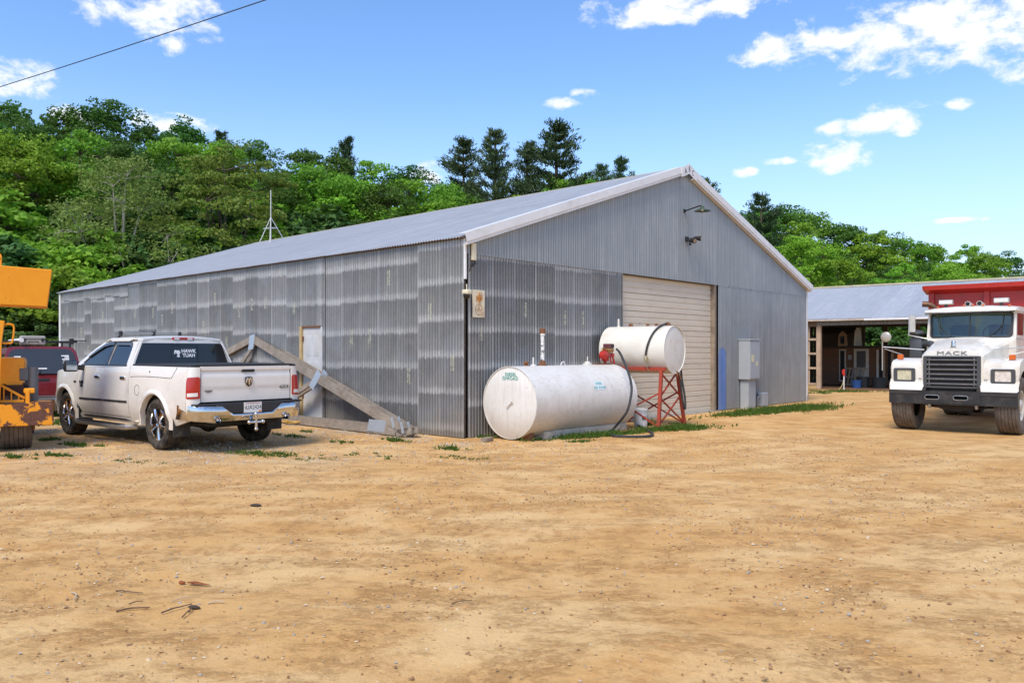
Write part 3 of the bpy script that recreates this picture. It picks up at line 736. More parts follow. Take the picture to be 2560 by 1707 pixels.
def plant(kind, px, top, depth, wide=1.0, label=None, var=None, zb=None):
    X = (px - CXP) / FPX * depth; zt = CAMH + (HYP - top) / FPX * depth
    z0 = hill_z(X, depth) if zb is None else zb
    z0 = max(z0 - .25, -.3); vs = KIND[kind]; i = cnt.get(kind, 0); cnt[kind] = i + 1
    tm, cm, H = vs[i % len(vs) if var is None else var]
    nm, lb, ct, gr = NAMES[kind]
    if gr:
        zone = 'on the hill beyond the parked trucks' if px < 640 else ('rising behind the barn roof' if px < 1720 else 'beyond the open shed')
        kw = {'deep': 'deep green broadleaf tree', 'bright': 'bright yellow-green broadleaf tree', 'pine': 'dark pine tree', 'shrub': 'leafy shrub'}[kind]
        lb = kw + ' ' + ROW[0] + ' ' + zone; gr = kw + 's ' + ROW[0] + ' ' + zone
    o = thing(nm, label or lb, ct, (X, depth, z0), tr_rng.uniform(0, 6.28), None if label else gr)
    s = (zt - z0) / (H * .985); o.scale = (s * wide, s * wide, s)
    mobj('trunk', tm, None, o); mobj('crown', cm, None, o)
    return o
XS = [-200, 0, 117, 190, 262, 327, 421, 468, 552, 600, 655, 720, 790, 865, 912, 1000, 1052, 1100, 1160, 1400, 1500, 1620, 1780, 1840, 1967, 1997, 2055, 2180, 2290, 2400, 2500, 2560, 2800]
YS = [240, 245, 268, 262, 240, 300, 298, 305, 340, 372, 350, 357, 355, 380, 415, 425, 432, 455, 440, 430, 440, 470, 505, 520, 528, 525, 540, 575, 590, 615, 640, 655, 690]
tl = lambda x: interp(x, XS, YS)
tp = random.Random(9)
ROW[0] = 'on the skyline'
# far row along the skyline, then nearer and lower rows
x = -150
while x < 1130:
    plant('deep' if tp.random() < .68 else 'bright', x, tl(x) + tp.uniform(-6, 26), tp.uniform(70, 82), tp.uniform(.9, 1.15)); x += tp.uniform(85, 120)
ROW[0] = 'midway up the wood'
x = -170
while x < 1000:
    plant('bright' if tp.random() < .5 else 'deep', x, tl(x) + tp.uniform(45, 110), tp.uniform(54, 62), tp.uniform(.9, 1.2)); x += tp.uniform(105, 150)
ROW[0] = 'at the wood edge'
for px, tpy, dp, kd in ((-60, 330, 41, 'bright'), (70, 330, 43, 'bright'), (150, 350, 44, 'bright'), (210, 430, 47, 'deep'), (420, 420, 48, 'deep'), (680, 430, 50, 'deep'), (775, 405, 52, 'bright'), (860, 440, 52, 'bright'), (960, 470, 52, 'deep'), (1050, 470, 55, 'bright')):
    plant(kd, px, tpy, dp, 1.05)
plant('olive', 560, 372, 44, 1.05)
plant('sparse', 318, 420, 39, 1.1)
# pines
ROW[0] = 'standing above the broadleaf crowns'
for i, (px, tpy, dp, wd) in enumerate(((552, 335, 74, .8), (866, 350, 72, .85), (1159, 353, 62, .85), (1235, 333, 60, .8), (1318, 362, 63, .85), (1392, 314, 58, 1.05), (1552, 404, 66, .8), (1765, 450, 66, .9), (1903, 487, 68, .9), (1505, 418, 74, .7))):
    plant('pine', px, tpy, dp, wd)
ROW[0] = 'below the pines'
for px in (1110, 1200, 1290, 1370, 1450): plant('bright' if px % 200 else 'deep', px, 470 + tp.uniform(-25, 20), 58, 1.0)
# right-hand wood
ROW[0] = 'on the skyline'
x = 1500
while x < 2850:
    plant('deep' if tp.random() < .55 else 'bright', x, tl(x) + tp.uniform(-4, 22), tp.uniform(82, 98), tp.uniform(1.05, 1.35)); x += tp.uniform(52, 75)
ROW[0] = 'midway up the wood'
x = 1640
while x < 2850:
    plant('bright' if tp.random() < .55 else 'deep', x, tl(x) + tp.uniform(45, 85), tp.uniform(66, 74), tp.uniform(1.0, 1.25)); x += tp.uniform(100, 130)
ROW[0] = 'at the wood edge'
for px, tpy, dp in ((2000, 585, 60), (2110, 640, 58), (2230, 670, 58), (2360, 655, 60), (2480, 690, 60), (2620, 690, 60)): plant('bright', px, tpy, dp, 1.1)
ROW[0] = 'at the foot of the trees'
# undergrowth at the wood's edge
for px, tpy, dp in ((-40, 640, 33), (60, 610, 34.5), (140, 650, 34), (110, 730, 31), (20, 740, 31), (190, 590, 37), (270, 610, 38), (350, 600, 40), (430, 590, 42), (510, 590, 43), (600, 560, 46), (690, 540, 48), (780, 545, 49), (-90, 560, 37), (40, 520, 40), (230, 540, 43), (500, 520, 47), (150, 690, 32.5),
                    (2080, 740, 52), (2170, 750, 50), (2260, 745, 50), (2350, 750, 50), (2450, 750, 50), (2040, 800, 54), (2300, 800, 47), (2150, 810, 47)):
    plant('shrub', px, tpy, dp, 1.3)
# ------------------------------------------------------------------ vehicles: shared pieces
CHROME = mat('chrome', (.64, .635, .63), .15, 1.0, var=.03, dirt=(.35, .29, .2), dirt_amt=.18, ds=5)
GLASS = mat('dark tinted glass', (.012, .013, .014), .04, var=.02, spec=.6)
REDL = mat('red lamp lens', (.42, .012, .010), .12, var=.12, vs=30, coat=.6)
CLEARL = mat('clear lamp lens', (.75, .74, .70), .12, var=.1, vs=40, coat=.6)
AMBER = mat('amber lamp lens', (.62, .12, .01), .2, var=.15, vs=30, coat=.5)
SEAM = mat('shut line', (.015, .015, .015), .8)
def tyre_mat():
    q = NB('tyre rubber'); c = q.co('Object'); n = q.noise(c, 9, 6, .65); s = q.sep(c)
    wv = q.n('ShaderNodeTexWave', wave_type='RINGS', rings_direction='Y'); 
    a = q.math('ARCTAN2', s[0], s[2]); saw = q.math('FRACT', q.math('MULTIPLY', q.math('ADD', a, q.math('MULTIPLY', q.math('ABSOLUTE', s[1]), 1.6)), 9.5))
    blk = q.rng(saw, .80, .86)
    rad = q.math('SQRT', q.math('ADD', q.math('MULTIPLY', s[0], s[0]), q.math('MULTIPLY', s[2], s[2])))
    q.t.nodes.remove(wv)
    q.set(Base_Color=q.mix(q.rng(n, .38, .68), (.022, .021, .020), (.12, .10, .08)), Roughness=.85, Specular_IOR_Level=.25)
    q.bump(q.math('ADD', q.math('MULTIPLY', blk, -1), q.math('MULTIPLY', n, .2)), .8, .012)
    return q.m
TYRE = tyre_mat()
DUSTYRE = mat('dusty tyre rubber', (.13, .105, .085), .95, var=.3, vs=7, dirt=(.05, .045, .04), dirt_amt=.5, ds=5, bump=.5, bs=35)
def tyre_profile(r, w, rr, ribs=5):
    h = w / 2; p = [(rr, -h * .74), (rr + .012, -h * .80), (rr + (r - rr) * .45, -h), (r - .035, -h * .97), (r - .012, -h * .88), (r - .003, -h * .78)]
    for i in range(ribs):
        a = -h * .74 + (h * 1.48) * i / ribs; b = -h * .74 + (h * 1.48) * (i + 1) / ribs
        p += [(r - .012, a), (r, a + .006), (r + .001, b - .006), (r - .012, b)] if ribs > 1 else [(r, a), (r, b)]
    p += [(r - .003, h * .78), (r - .012, h * .88), (r - .035, h * .97), (rr + (r - rr) * .45, h), (rr + .012, h * .80), (rr, h * .74)]
    return p
def wheel(parent, pos, r, w, rr, sgn, rim_mat, style='truck', tm=None, steer=0.0):
    """axle along local y; the outer face looks towards sgn * y"""
    e = thing_part('wheel', parent); e.location = pos; e.rotation_euler = (0, 0, steer)
    M = Matrix.Rotation(R(-90) * sgn, 4, 'X')
    b = B(); b.lathe(tyre_profile(r, w, rr), 48, M); b.done('tyre', tm or TYRE, e, 40)
    b = B(); h = w / 2
    if style == 'chrome':
        b.lathe([(rr + .004, h * .72), (rr + .004, h * .80), (rr - .015, h * .80), (rr - .022, h * .62), (rr - .03, -h * .7)], 40, M)
        for k in range(5):
            a = 2 * math.pi * k / 5 + .3
            m2 = M @ Matrix.Rotation(a, 4, 'Z'); rings = []
            for rad, wd, zz, th in ((.045, .030, .60, .030), (.11, .034, .665, .030), (.18, .044, .70, .026), (rr - .012, .070, .74, .018)):
                c_ = Vector((rad, 0, h * zz)); t = Vector((0, 1, 0))
                rings.append([m2 @ (c_ + t * wd), m2 @ (c_ + t * wd * .62 + Vector((0, 0, th))), m2 @ (c_ - t * wd * .62 + Vector((0, 0, th))), m2 @ (c_ - t * wd), m2 @ (c_ - t * wd * .85 - Vector((0, 0, .05))), m2 @ (c_ + t * wd * .85 - Vector((0, 0, .05)))])
            b.loft(rings)
        b.lathe([(0, h * .72), (.035, h * .71), (.045, h * .66), (.075, h * .62), (.08, h * .3)], 20, M)
    else:
        b.lathe([(rr + .004, h * .74), (rr + .004, h * .82), (rr - .02, h * .80), (rr - .03, h * .45), (rr * .72, h * .25), (rr * .55, h * .42), (rr * .42, h * .45), (rr * .40, h * .75), (rr * .3, h * .85), (0, h * .85)], 28, M)
        for k in range(8):
            a = 2 * math.pi * k / 8; p = M @ Vector((math.cos(a) * rr * .49, math.sin(a) * rr * .49, h * .43)); p2 = M @ Vector((math.cos(a) * rr * .49, math.sin(a) * rr * .49, h * .43 + .03)); b.cyl(p, p2, .016, n=6)
    b.done('rim', rim_mat, e, 35)
    b = B(); b.lathe([(0, -h * .3), (rr * .93, -h * .3), (rr * .93, -h * .2), (.0, -h * .2)], 24, M); b.done('brake', mat('brake drum', (.035, .032, .03), .8), e)
    return e
# ------------------------------------------------------------------ white crew-cab pickup
def build_pickup():
    loc = Vector((-5.498, 12.716, 0)) + Vector((-.7574, .6530, 0)) * .24 + Vector((.653, .757, 0)) * .80 + Vector((.12, 0, 0))
    T = thing('pickup_truck', 'white crew-cab pickup with chrome bumper parked beside the barn', 'pickup truck', loc, math.atan2(.6530, -.7574))
    q = NB('pearl white paint'); c = q.co('Object'); n = q.noise(c, 1.6, 4, .6); z = q.sep(c)[2]
    dust = q.math('MULTIPLY', q.rng(q.math('ADD', z, q.math('MULTIPLY', q.noise(c, 5, 5, .7), .5)), 1.15, .55), .55)
    q.set(Base_Color=q.mix(dust, q.mix(q.rng(n, .3, .7), (.74, .71, .655), (.80, .775, .725)), (.56, .47, .36)), Roughness=q.rng(n, .3, .7, .22, .34), Coat_Weight=.6)
    P = q.m
    AX, WR = 3.60, .405; WZ = .405
    def ys(x, z):
        y = .975
        if z > .92: y -= .045 * ((z - .92) / .4) ** 2
        if z < .66: y -= .07 * ((.66 - z) / .25) ** 1.5
        y -= .006 * math.exp(-((z - .74) / .03) ** 2)
        if x > 3.75: y -= .14 * ((x - 3.75) / .8) ** 2
        if .93 < x < 3.0: y -= .012
        for cx in (0, AX):
            rho = math.hypot(x - cx, z - WZ)
            if rho < .66: y += .022 * max(0, 1 - abs(rho - .53) / .13)
        return y
    def side(s): return lambda a, b, d: Vector((a, s * (ys(a, b) - d), b))
    def yu(z): return .925 - .33 * (z - 1.28) - .22 * max(0, z - 1.28) ** 2
    def up(s, inn=0.0): return lambda a, b, d: Vector((a, s * (yu(b) - inn - d), b))
    for s in (1, -1):
        f = side(s)
        archR = arc(0, WZ, .50, 180 + 2, 0 - 2, 22); archF = arc(AX, WZ, .49, 180 + 4, 0 - 2, 22)
        panel('bed_side', P, [(-1.00, .50), (-1.02, .9), (-1.02, 1.32), (.905, 1.325), (.905, .40)] + archR[::-1], f, T, step=.14, depth=.04)
        panel('rear_door', P, [(.965, .47), (.925, .9), (.945, 1.30), (1.955, 1.29), (1.935, .47)], f, T, step=.16, depth=.03)
        panel('front_door', P, [(1.943, .47), (1.963, 1.29), (2.98, 1.285), (3.02, 1.15), (3.0, .62), (2.93, .47)], f, T, step=.16, depth=.03)
        panel('front_fender', P, [(3.01, .62), (3.03, 1.15), (2.99, 1.28), (3.25, 1.27), (3.9, 1.21), (4.35, 1.14), (4.44, 1.0), (4.46, .62), (4.10, .52)] + archF[::-1] + [(3.06, .5)], f, T, step=.14, depth=.04)
        panel('rocker', P, [(.91, .36), (.91, .462), (2.95, .462), (3.03, .40), (3.03, .36)], f, T, step=.3, depth=.08)
        panel('lower_bedside', P, [(.915, .40), (.918, 1.32), (.935, 1.32), (.918, .9), (.957, .47), (.957, .40)], f, T, step=.3, depth=.02)
        # painted flares round the wheel openings
        for cx, a0, a1 in ((0, -4, 186), (AX, -4, 188)):
            b = B(); rings = []
            for i in range(27):
                a = R(a0 + (a1 - a0) * i / 26); ca, sa = math.cos(a), math.sin(a); ring = []
                for rho, dy in ((.475, -.06), (.478, .028), (.50, .040), (.545, .030), (.575, .004), (.56, -.03)):
                    x = cx + ca * rho; zz = WZ + sa * rho; base = ys(cx + ca * .60, max(.5, WZ + sa * .60)) - .012
                    ring.append(Vector((x, s * (base + dy), zz)))
                rings.append(ring)
            b.loft(rings, closed=False, caps=False); b.done('fender_flare', P, T, 40)
            b = B(); b.loft([[Vector((cx + .488 * math.cos(R(a)), s * yy, WZ + .02 + .488 * math.sin(R(a)))) for a in range(-6, 187, 8)] for yy in (.55, .93)], closed=False, caps=False); b.done('wheel_well', BLK, T)
        # cab side with window openings
        rw = [(1.13, 1.335), (1.17, 1.60), (1.24, 1.70), (1.33, 1.725), (1.88, 1.725), (1.86, 1.335)]
        fwn = [(1.93, 1.335), (1.95, 1.725), (2.12, 1.722), (2.30, 1.69), (2.55, 1.58), (2.93, 1.36), (2.92, 1.335)]
        panel('cab_side', P, [(.90, 1.298), (.945, 1.60), (.99, 1.745), (1.08, 1.785), (1.5, 1.80), (2.05, 1.795), (2.32, 1.762), (2.62, 1.63), (3.10, 1.36), (3.16, 1.285), (2.0, 1.297)], up(s), T, holes=(rw, fwn), step=.2, depth=.03)
        panel('rear_window', GLASS, [(1.10, 1.32), (1.15, 1.62), (1.23, 1.72), (1.33, 1.745), (1.9, 1.745), (1.88, 1.32)], up(s, .016), T, step=.3, depth=0)
        panel('front_window', GLASS, [(1.91, 1.32), (1.93, 1.745), (2.12, 1.742), (2.31, 1.71), (2.57, 1.60), (2.96, 1.37), (2.95, 1.32)], up(s, .016), T, step=.3, depth=0)
        panel('pillar_trim', BLK, [(1.865, 1.33), (1.885, 1.73), (1.945, 1.73), (1.925, 1.33)], up(s, -.003), T, step=.3, depth=.01)
        panel('rain_visor', mat('smoked visor', (.07, .075, .08), .15, var=.05), [(1.18, 1.64), (1.24, 1.705), (1.33, 1.735), (1.87, 1.735), (1.868, 1.675), (1.32, 1.665)], up(s, -.012), T, step=.3, depth=.01)
        panel('rain_visor', MATS['smoked visor'], [(1.95, 1.735), (2.12, 1.732), (2.31, 1.70), (2.57, 1.59), (2.78, 1.47), (2.76, 1.455), (2.3, 1.645), (2.1, 1.675), (1.95, 1.678)], up(s, -.012), T, step=.3, depth=.01)
        panel('belt_trim', BLK, [(1.11, 1.312), (1.11, 1.335), (2.97, 1.335), (2.97, 1.312)], up(s, -.006), T, step=.4, depth=.01)
        panel('body_moulding', BLK, [(1.0, .705), (1.0, .738), (1.925, .735), (1.925, .702)], lambda a, b, d: Vector((a, s * (ys(a, b) + .012 - d), b)), T, step=.3, depth=.012)
        panel('body_moulding', BLK, [(1.955, .702), (1.955, .735), (2.93, .732), (2.94, .70)], lambda a, b, d: Vector((a, s * (ys(a, b) + .012 - d), b)), T, step=.3, depth=.012)
        for hx in (1.10, 2.13):
            b = B(); b.box((hx - .04, s * .925, 1.085), (hx + .16, s * .972, 1.145), .012); h = b.done('door_handle', CHROME, T)
            b = B(); b.box((hx - .045, s * .925, 1.075), (hx + .05, s * .955, 1.155), .02); b.done('handle_recess', BLK, h)
        # bed rail, storage lid line, fuel flap
        b = B(); b.box((-1.06, s * .70, 1.318), (.86, s * .93, 1.352), .01); b.done('bed_rail', BLK, T)
        fl = lambda a, zz: Vector((a, s * (ys(a, zz) + .0015), zz))
        b = B(); b.tube([fl(.86, 1.14)] + [fl(.86 - .12 * i, 1.145 + .012 * math.sin(i / 11 * math.pi)) for i in range(1, 12)] + [fl(-.55, 1.145), fl(-.66, 1.28), fl(-.68, 1.315)], .004, 4); b.done('lid_seam', SEAM, T)
        if s > 0:
            b = B(); b.tube([fl(.60 + .085 * math.cos(R(a)), .93 + .085 * math.sin(R(a))) for a in range(0, 361, 20)], .003, 4); b.done('fuel_flap_seam', SEAM, T)
            b = B(); b.cyl(fl(.2, 1.235), fl(.2, 1.235) + Vector((0, s * .006, 0)), .013, n=10); b.done('lid_lock', BLK, T)
            INK = mat('badge black', (.03, .03, .03), .3)
            for tx, zz, sz in (('RAM', 1.005, .085), ('1500', .945, .07)):
                text('badge', tx, sz, INK, T, frame((2.86, s * (ys(2.86, zz) + .003), zz), (-s, 0, 0), (0, 0, 1)), .003, 1.0, 1.0, .002)
            b = B(); b.box((3.06, ys(3.1, 1.0) - .01, .99), (3.16, ys(3.1, 1.0) + .008, 1.03), .004); b.done('badge', mat('bronze badge', (.12, .07, .03), .35, .6), T)
        # rear corner with its wrap-round lamp
        def corner(off=0.0):
            def f2(a, b, d):
                t = R(90 * a); zz = b
                x = -1.02 - .105 * math.sin(t) ** .9 - off * math.sin(t) + d * math.sin(t); y = .79 + (ys(-1.0, zz) - .79) * math.cos(t) ** .9 + off * math.cos(t) - d * math.cos(t)
                return Vector((x, s * y, zz))
            return f2
        panel('rear_corner', P, [(0.02, .50), (0.02, 1.32), (.98, 1.32), (.98, .79), (.5, .70)], corner(), T, step=.1, depth=.03)
        lp = panel('tail_lamp', REDL, [(.10, .86), (.06, 1.10), (.14, 1.165), (.9, 1.175), (.96, 1.15), (.96, .86), (.9, .845), (.2, .845)], corner(.010), T, step=.1, depth=.02)
        panel('reverse_lens', CLEARL, [(.22, .875), (.22, .93), (.85, .935), (.85, .88)], corner(.015), lp, step=.2, depth=.008)
        # running board, brackets
        b = B(); b.tube([(.98, s * .80, .30), (1.02, s * .965, .298), (1.1, s * .985, .298), (2.98, s * .985, .298), (3.06, s * .965, .298), (3.1, s * .80, .30)], .045, 10); bd = b.done('running_board', STEEL, T)
        b = B(); b.box((1.15, s * .93, .338), (2.95, s * 1.03, .348), .003); b.done('step_tread', BLK, bd)
        b = B(); b.box((-.60, s * .68, .24), (-.588, s * .96, .60), .004); b.done('mud_flap', RUB, T)
        b = B(); b.box((AX - .60, s * .70, .27), (AX - .588, s * .95, .6), .004); b.done('mud_flap', RUB, T)
        # mirror
        b = B(); b.box((2.72, s * 1.06, 1.20), (2.82, s * 1.29, 1.40), .03, seg=2); mr_ = b.done('mirror', BLK, T)
        b = B(); b.box((2.712, s * 1.085, 1.225), (2.722, s * 1.27, 1.38), .004); b.done('mirror_glass', mat('mirror glass', (.6, .62, .62), .05, 1.0), mr_)
        b = B(); b.beam((2.84, s * .90, 1.26), (2.78, s * 1.09, 1.28), .07, .09, .015); b.done('mirror_arm', BLK, mr_)
        wheel(T, (0, s * .805, WZ), WR, .275, .262, s, CHROME, 'chrome')
        wheel(T, (AX, s * .80, WZ), WR, .275, .262, s, CHROME, 'chrome')
        b = B(); b.cyl((-1.0, s * .60, .50), (-1.30, s * .60, .515), .052, n=18, caps=False); b.cyl((-1.30, s * .60, .515), (-1.05, s * .60, .505), .045, n=18, caps=False); et = b.done('exhaust_tip', CHROME, T); b = B(); b.cyl((-1.25, s * .60, .513), (-1.24, s * .60, .513), .0448, n=18); b.done('tip_bore', SEAM, et)
    # tailgate
    def tg(off=0.0):
        def f3(a, b, d):
            x = -1.105 - .018 * min(1, max(0, (b - 1.255) / .02)) + .016 * min(1, max(0, (b - 1.18) / .05)) - .010 * min(1, max(0, (b - .99) / .015)) - .02 * (1 - (a / .78) ** 2)
            return Vector((x + d - off, a, b))
        return f3
    G = panel('tailgate', P, [(-.778, .79), (-.778, 1.315), (-.76, 1.33), (.76, 1.33), (.778, 1.315), (.778, .79)], tg(), T, step=.2, stepb=.025, depth=.05)
    b = B(); b.box((-1.145, -.115, 1.235), (-1.12, .115, 1.285), .012); b.done('tailgate_handle', BLK, G)
    # emblem: shield with a curled-horn head
    Me = frame((-1.149, .0, 1.085), (0, -1, 0), (0, 0, 1))
    b = B(); b.prism([(-.062, .07), (-.03, .078), (.03, .078), (.062, .07), (.062, -.005), (.045, -.05), (0, -.082), (-.045, -.05), (-.062, -.005)], 0, .008, Me); em = b.done('emblem', mat('badge dark chrome', (.05, .05, .055), .2, .6), G)
    b = B()
    for k in (-1, 1):
        b.tube([Me @ Vector((k * (.012 + .028 * math.sin(t * .5) + .008 * t * .25), .05 - .05 * t / 3 + .022 * math.sin(t * 1.5), .012)) for t in (0, .5, 1, 1.5, 2, 2.5, 3, 3.4)], [.010, .013, .014, .013, .012, .010, .007, .004], 6)
    b.prism([(-.02, .045), (.02, .045), (.014, 0), (.012, -.045), (0, -.055), (-.012, -.045), (-.014, 0)], .008, .018, Me); b.done('emblem_head', CHROME, em)
    text('badge', '4X4', .085, mat('badge grey', (.22, .22, .22), .3, .5), G, frame((-1.118, -.66, .985), (0, -1, 0), (0, 0, 1)) @ Matrix.Shear('XZ', 4, (0, 0)), .003, 1.25, 1.0, .002)
    b = B(); b.box((-1.122, .60, .945), (-1.112, .72, .97), .004); b.box((-1.120, .63, .932), (-1.112, .69, .948), .003); b.done('badge', MATS['badge grey'], G)
    # cab rear wall, glass and stickers
    def rwf(off=0.0):
        return lambda a, b, d: Vector((.90 + (b - 1.29) * .13 + .05 * (a / .85) ** 2 - off + d, a, b))
    panel('cab_back', P, [(-.93, .9), (-.93, 1.29), (-.80, 1.66), (-.745, 1.765), (.745, 1.765), (.80, 1.66), (.93, 1.29), (.93, .9)], rwf(), T, step=.2, depth=.03)
    gl = panel('back_window', GLASS, [(-.845, 1.345), (-.74, 1.66), (-.71, 1.705), (.71, 1.705), (.74, 1.66), (.845, 1.345), (.80, 1.33), (-.80, 1.33)], rwf(.008), T, step=.2, depth=.006)
    b = B()
    for pl in ([(-.25, 1.34), (-.24, 1.665), (.24, 1.665), (.25, 1.34)],): b.tube([rwf(.011)(x, z, 0) for x, z in pl], .006, 4)
    b.done('slider_frame', BLK, gl)
    stk = mat('white sticker', (.85, .85, .85), .5)
    nn = Vector((-1, 0, .13)).normalized()
    base = rwf(.013)(0, 1.53, 0)
    for tx, dz in (('HAWK', .035), ('TUAH', -.04)):
        text('sticker', tx, .085, stk, gl, frame(base + Vector((.13 * dz, -.075, dz)), (0, -1, 0), (.13, 0, 1)), .001, 1.0, 1.0, .003)
    b = B(); Ms = frame(base + Vector((0, .115, 0)), (0, -1, 0), (.13, 0, 1))
    b.prism(arc(.0, .015, .038, 0, 360, 14)[:-1], 0, .0015, Ms); b.prism([(-.03, -.065), (.03, -.065), (.012, -.02), (-.012, -.02)], .0002, .0016, Ms)
    b.prism(arc(-.045, .035, .022, 0, 360, 10)[:-1], .0003, .0017, Ms); b.prism([(-.075, -.02), (-.05, .0), (-.045, .05), (-.07, .04)], .0004, .0018, Ms); b.done('sticker', stk, gl, 0)
    # roof, third brake lamp, light bar
    def rf(a, b, d):
        e = abs(b) / .77; z = 1.795 + .045 * (1 - e ** 2.2) - (.05 * max(0, (1.15 - a) / .22) ** 2 if a < 1.15 else 0) - (.10 * ((a - 2.0) / .45) ** 2 if a > 2.0 else 0)
        return Vector((a, b, z - d - (.03 if e > .985 else 0)))
    panel('roof', P, [(.98, -.70), (.98, .70), (1.05, .755), (1.5, .762), (2.05, .76), (2.36, .74), (2.44, .70), (2.44, -.70), (2.36, -.74), (2.05, -.76), (1.5, -.762), (1.05, -.755)], rf, T, step=.15, depth=.03)
    b = B(); b.box((.955, -.20, 1.752), (1.0, .20, 1.808), .012); bl = b.done('brake_lamp', REDL, T)
    for k in (-.12, .12): b = B(); b.box((.951, k - .045, 1.762), (.957, k + .045, 1.798), .002); b.done('cargo_lens', CLEARL, bl)
    b = B(); b.box((2.16, -.52, 1.872), (2.22, .52, 1.915), .008); lb = b.done('light_bar', mat('grey light bar', (.35, .35, .33), .35, .6), T)
    for k in (-.55, -.05, .55): b = B(); b.box((2.15, k - .02, 1.83), (2.23, k + .02, 1.93), .006); b.beam((2.19, k, 1.86), (2.30, k, 1.80), .03, .02); b.done('bar_bracket', BLK, lb)
    # bed cover, bed floor, windshield, bonnet, nose
    b = B(); b.box((-1.07, -.86, 1.335), (.84, .86, 1.362), .008); b.done('bed_cover', mat('black vinyl cover', (.025, .025, .026), .65, bump=.2), T)
    wsf = lambda a, b, d: Vector((3.14 - (b - 1.28) * 1.50 - .10 * (a / .8) ** 2, a * (1 - .17 * (b - 1.28) / .5), b - d))
    panel('windshield', GLASS, [(-.86, 1.28), (-.82, 1.77), (.82, 1.77), (.86, 1.28)], wsf, T, step=.2, depth=0)
    hf = lambda a, b, d: Vector((a, b, 1.28 - .03 * ((a - 3.1) / 1.0) - .10 * max(0, (a - 3.4)) ** 2 + .03 * (1 - (b / .85) ** 2) + (.02 if abs(b) < .35 else 0) - d))
    panel('bonnet', P, [(3.05, -.88), (3.05, .88), (4.0, .86), (4.42, .72), (4.52, .4), (4.53, -.4), (4.42, -.72), (4.0, -.86)], hf, T, step=.2, depth=.04)
    b = B(); b.box((4.44, -.60, .66), (4.52, .60, 1.10), .04, seg=2); gr = b.done('grille', BLK, T)
    for k in (-1, 1): b = B(); b.box((4.36, k * .62, .86), (4.47, k * .86, 1.06), .03); b.done('headlight', CLEARL, T)
    b = B(); b.beam((4.525, -.58, .88), (4.525, .58, .88), .02, .06, .01); b.beam((4.53, 0, .68), (4.53, 0, 1.08), .06, .02, .01, up=(1, 0, 0)); b.done('grille_bar', CHROME, gr)
    b = B(); b.box((4.38, -.95, .42), (4.60, .95, .66), .06, seg=2); b.done('front_bumper', CHROME, T)
    # rear bumper: chrome wings that dip under the plate
    b = B(); rings = []
    ysn = [-.975, -.965, -.93, -.84, -.70, -.52, -.42, -.34, 0, .34, .42, .52, .70, .84, .93, .965, .975]
    for i, yv in enumerate(ysn):
        e = abs(yv); x = -1.27 - .02 * (1 - (e / .98) ** 2)
        if e > .80: x = -1.272 + .17 * ((e - .80) / .17) ** 2
        if i in (0, len(ysn) - 1): x = -.74
        top = interp(e, [0, .34, .42, .52, 1], [.595, .60, .655, .722, .742]); bot = interp(e, [0, .7, .9, 1], [.492, .492, .505, .53])
        m_ = (top + bot) / 2
        rings.append([Vector((x + .06, yv, top - .004)), Vector((x + .006, yv, top)), Vector((x - .008, yv, top - .014)), Vector((x - .006, yv, m_ + .01)), Vector((x + .022, yv, bot + .03)), Vector((x + .04, yv, bot)), Vector((x + .10, yv, bot))])
    b.loft(rings, closed=False, caps=False); bump_ = b.done('rear_bumper', CHROME, T, 50)
    b = B(); b.box((-1.255, -.60, .60), (-1.10, .60, .745), .012); b.box((-1.235, -.93, .735), (-1.06, .93, .765), .008); b.done('bumper_pad', BLK, bump_)
    b = B(); b.box((-1.272, -.155, .605), (-1.264, .155, .765), .002); pl = b.done('licence_plate', mat('plate white', (.72, .72, .69), .5, dirt=(.5, .45, .36), dirt_amt=.3, ds=10), T)
    Mp = frame((-1.2735, -.012, .682), (0, -1, 0), (0, 0, 1))
    text('plate_text', 'UA2424', .092, mat('plate ink', (.07, .06, .06), .6), pl, Mp, .0005, .86, 1.02)
    text('plate_text', 'B', .05, MATS['plate ink'], pl, frame((-1.2735, .13, .68), (0, -1, 0), (0, 0, 1)), .0005, .8)
    b = B(); b.box((-1.2738, -.13, .748), (-1.2725, .13, .757)); b.done('plate_band', mat('plate red ink', (.45, .10, .07), .6), pl)
    b = B(); b.box((-1.2738, -.145, .612), (-1.2725, -.105, .635)); b.done('plate_sticker', mat('orange sticker', (.75, .22, .05), .6), pl)
    b = B(); b.box((-1.20, -.05, .42), (-.9, .05, .50), .008); b.done('hitch_receiver', BLK, T)
    b = B(); b.beam((-1.15, 0, .46), (-1.36, 0, .46), .05, .05, .006); b.cyl((-1.36, 0, .36), (-1.36, 0, .56), .022, n=10); b.cyl((-1.36, -.11, .46), (-1.36, .11, .46), .02, n=10)
    for p in ((-1.36, -.12, .46), (-1.36, .12, .46), (-1.36, 0, .58), (-1.36, 0, .35)): b.ball(p, .034, 2)
    b.done('tow_balls', CHROME, T)
    # underbody
    b = B(); b.box((-1.05, -.62, .40), (4.3, .62, .62), .03); b.box((.92, -.90, .40), (3.05, .90, .60)); b.box((3.1, -.78, .55), (4.40, .78, 1.14)); b.box((-1.04, -.84, .62), (.88, .84, 1.30)); b.box((.93, -.89, .60), (3.0, .89, 1.20)); b.done('chassis', mat('underbody black', (.015, .014, .013), .85), T)
    b = B(); b.cyl((0, -.8, WZ), (0, .8, WZ), .05, n=12); b.ball((0, .05, WZ - .03), .16, 2, (1, 1, 1)); b.tube([(-.95, .60, .50), (-.5, .58, .44), (-.2, .5, .5), (.6, .45, .42)], .04, 8); b.tube([(-.4, -.6, .40), (-.3, -.3, .33), (-.3, .3, .33), (-.4, .6, .40)], .018, 6); b.done('rear_axle', MATS['underbody black'], T)
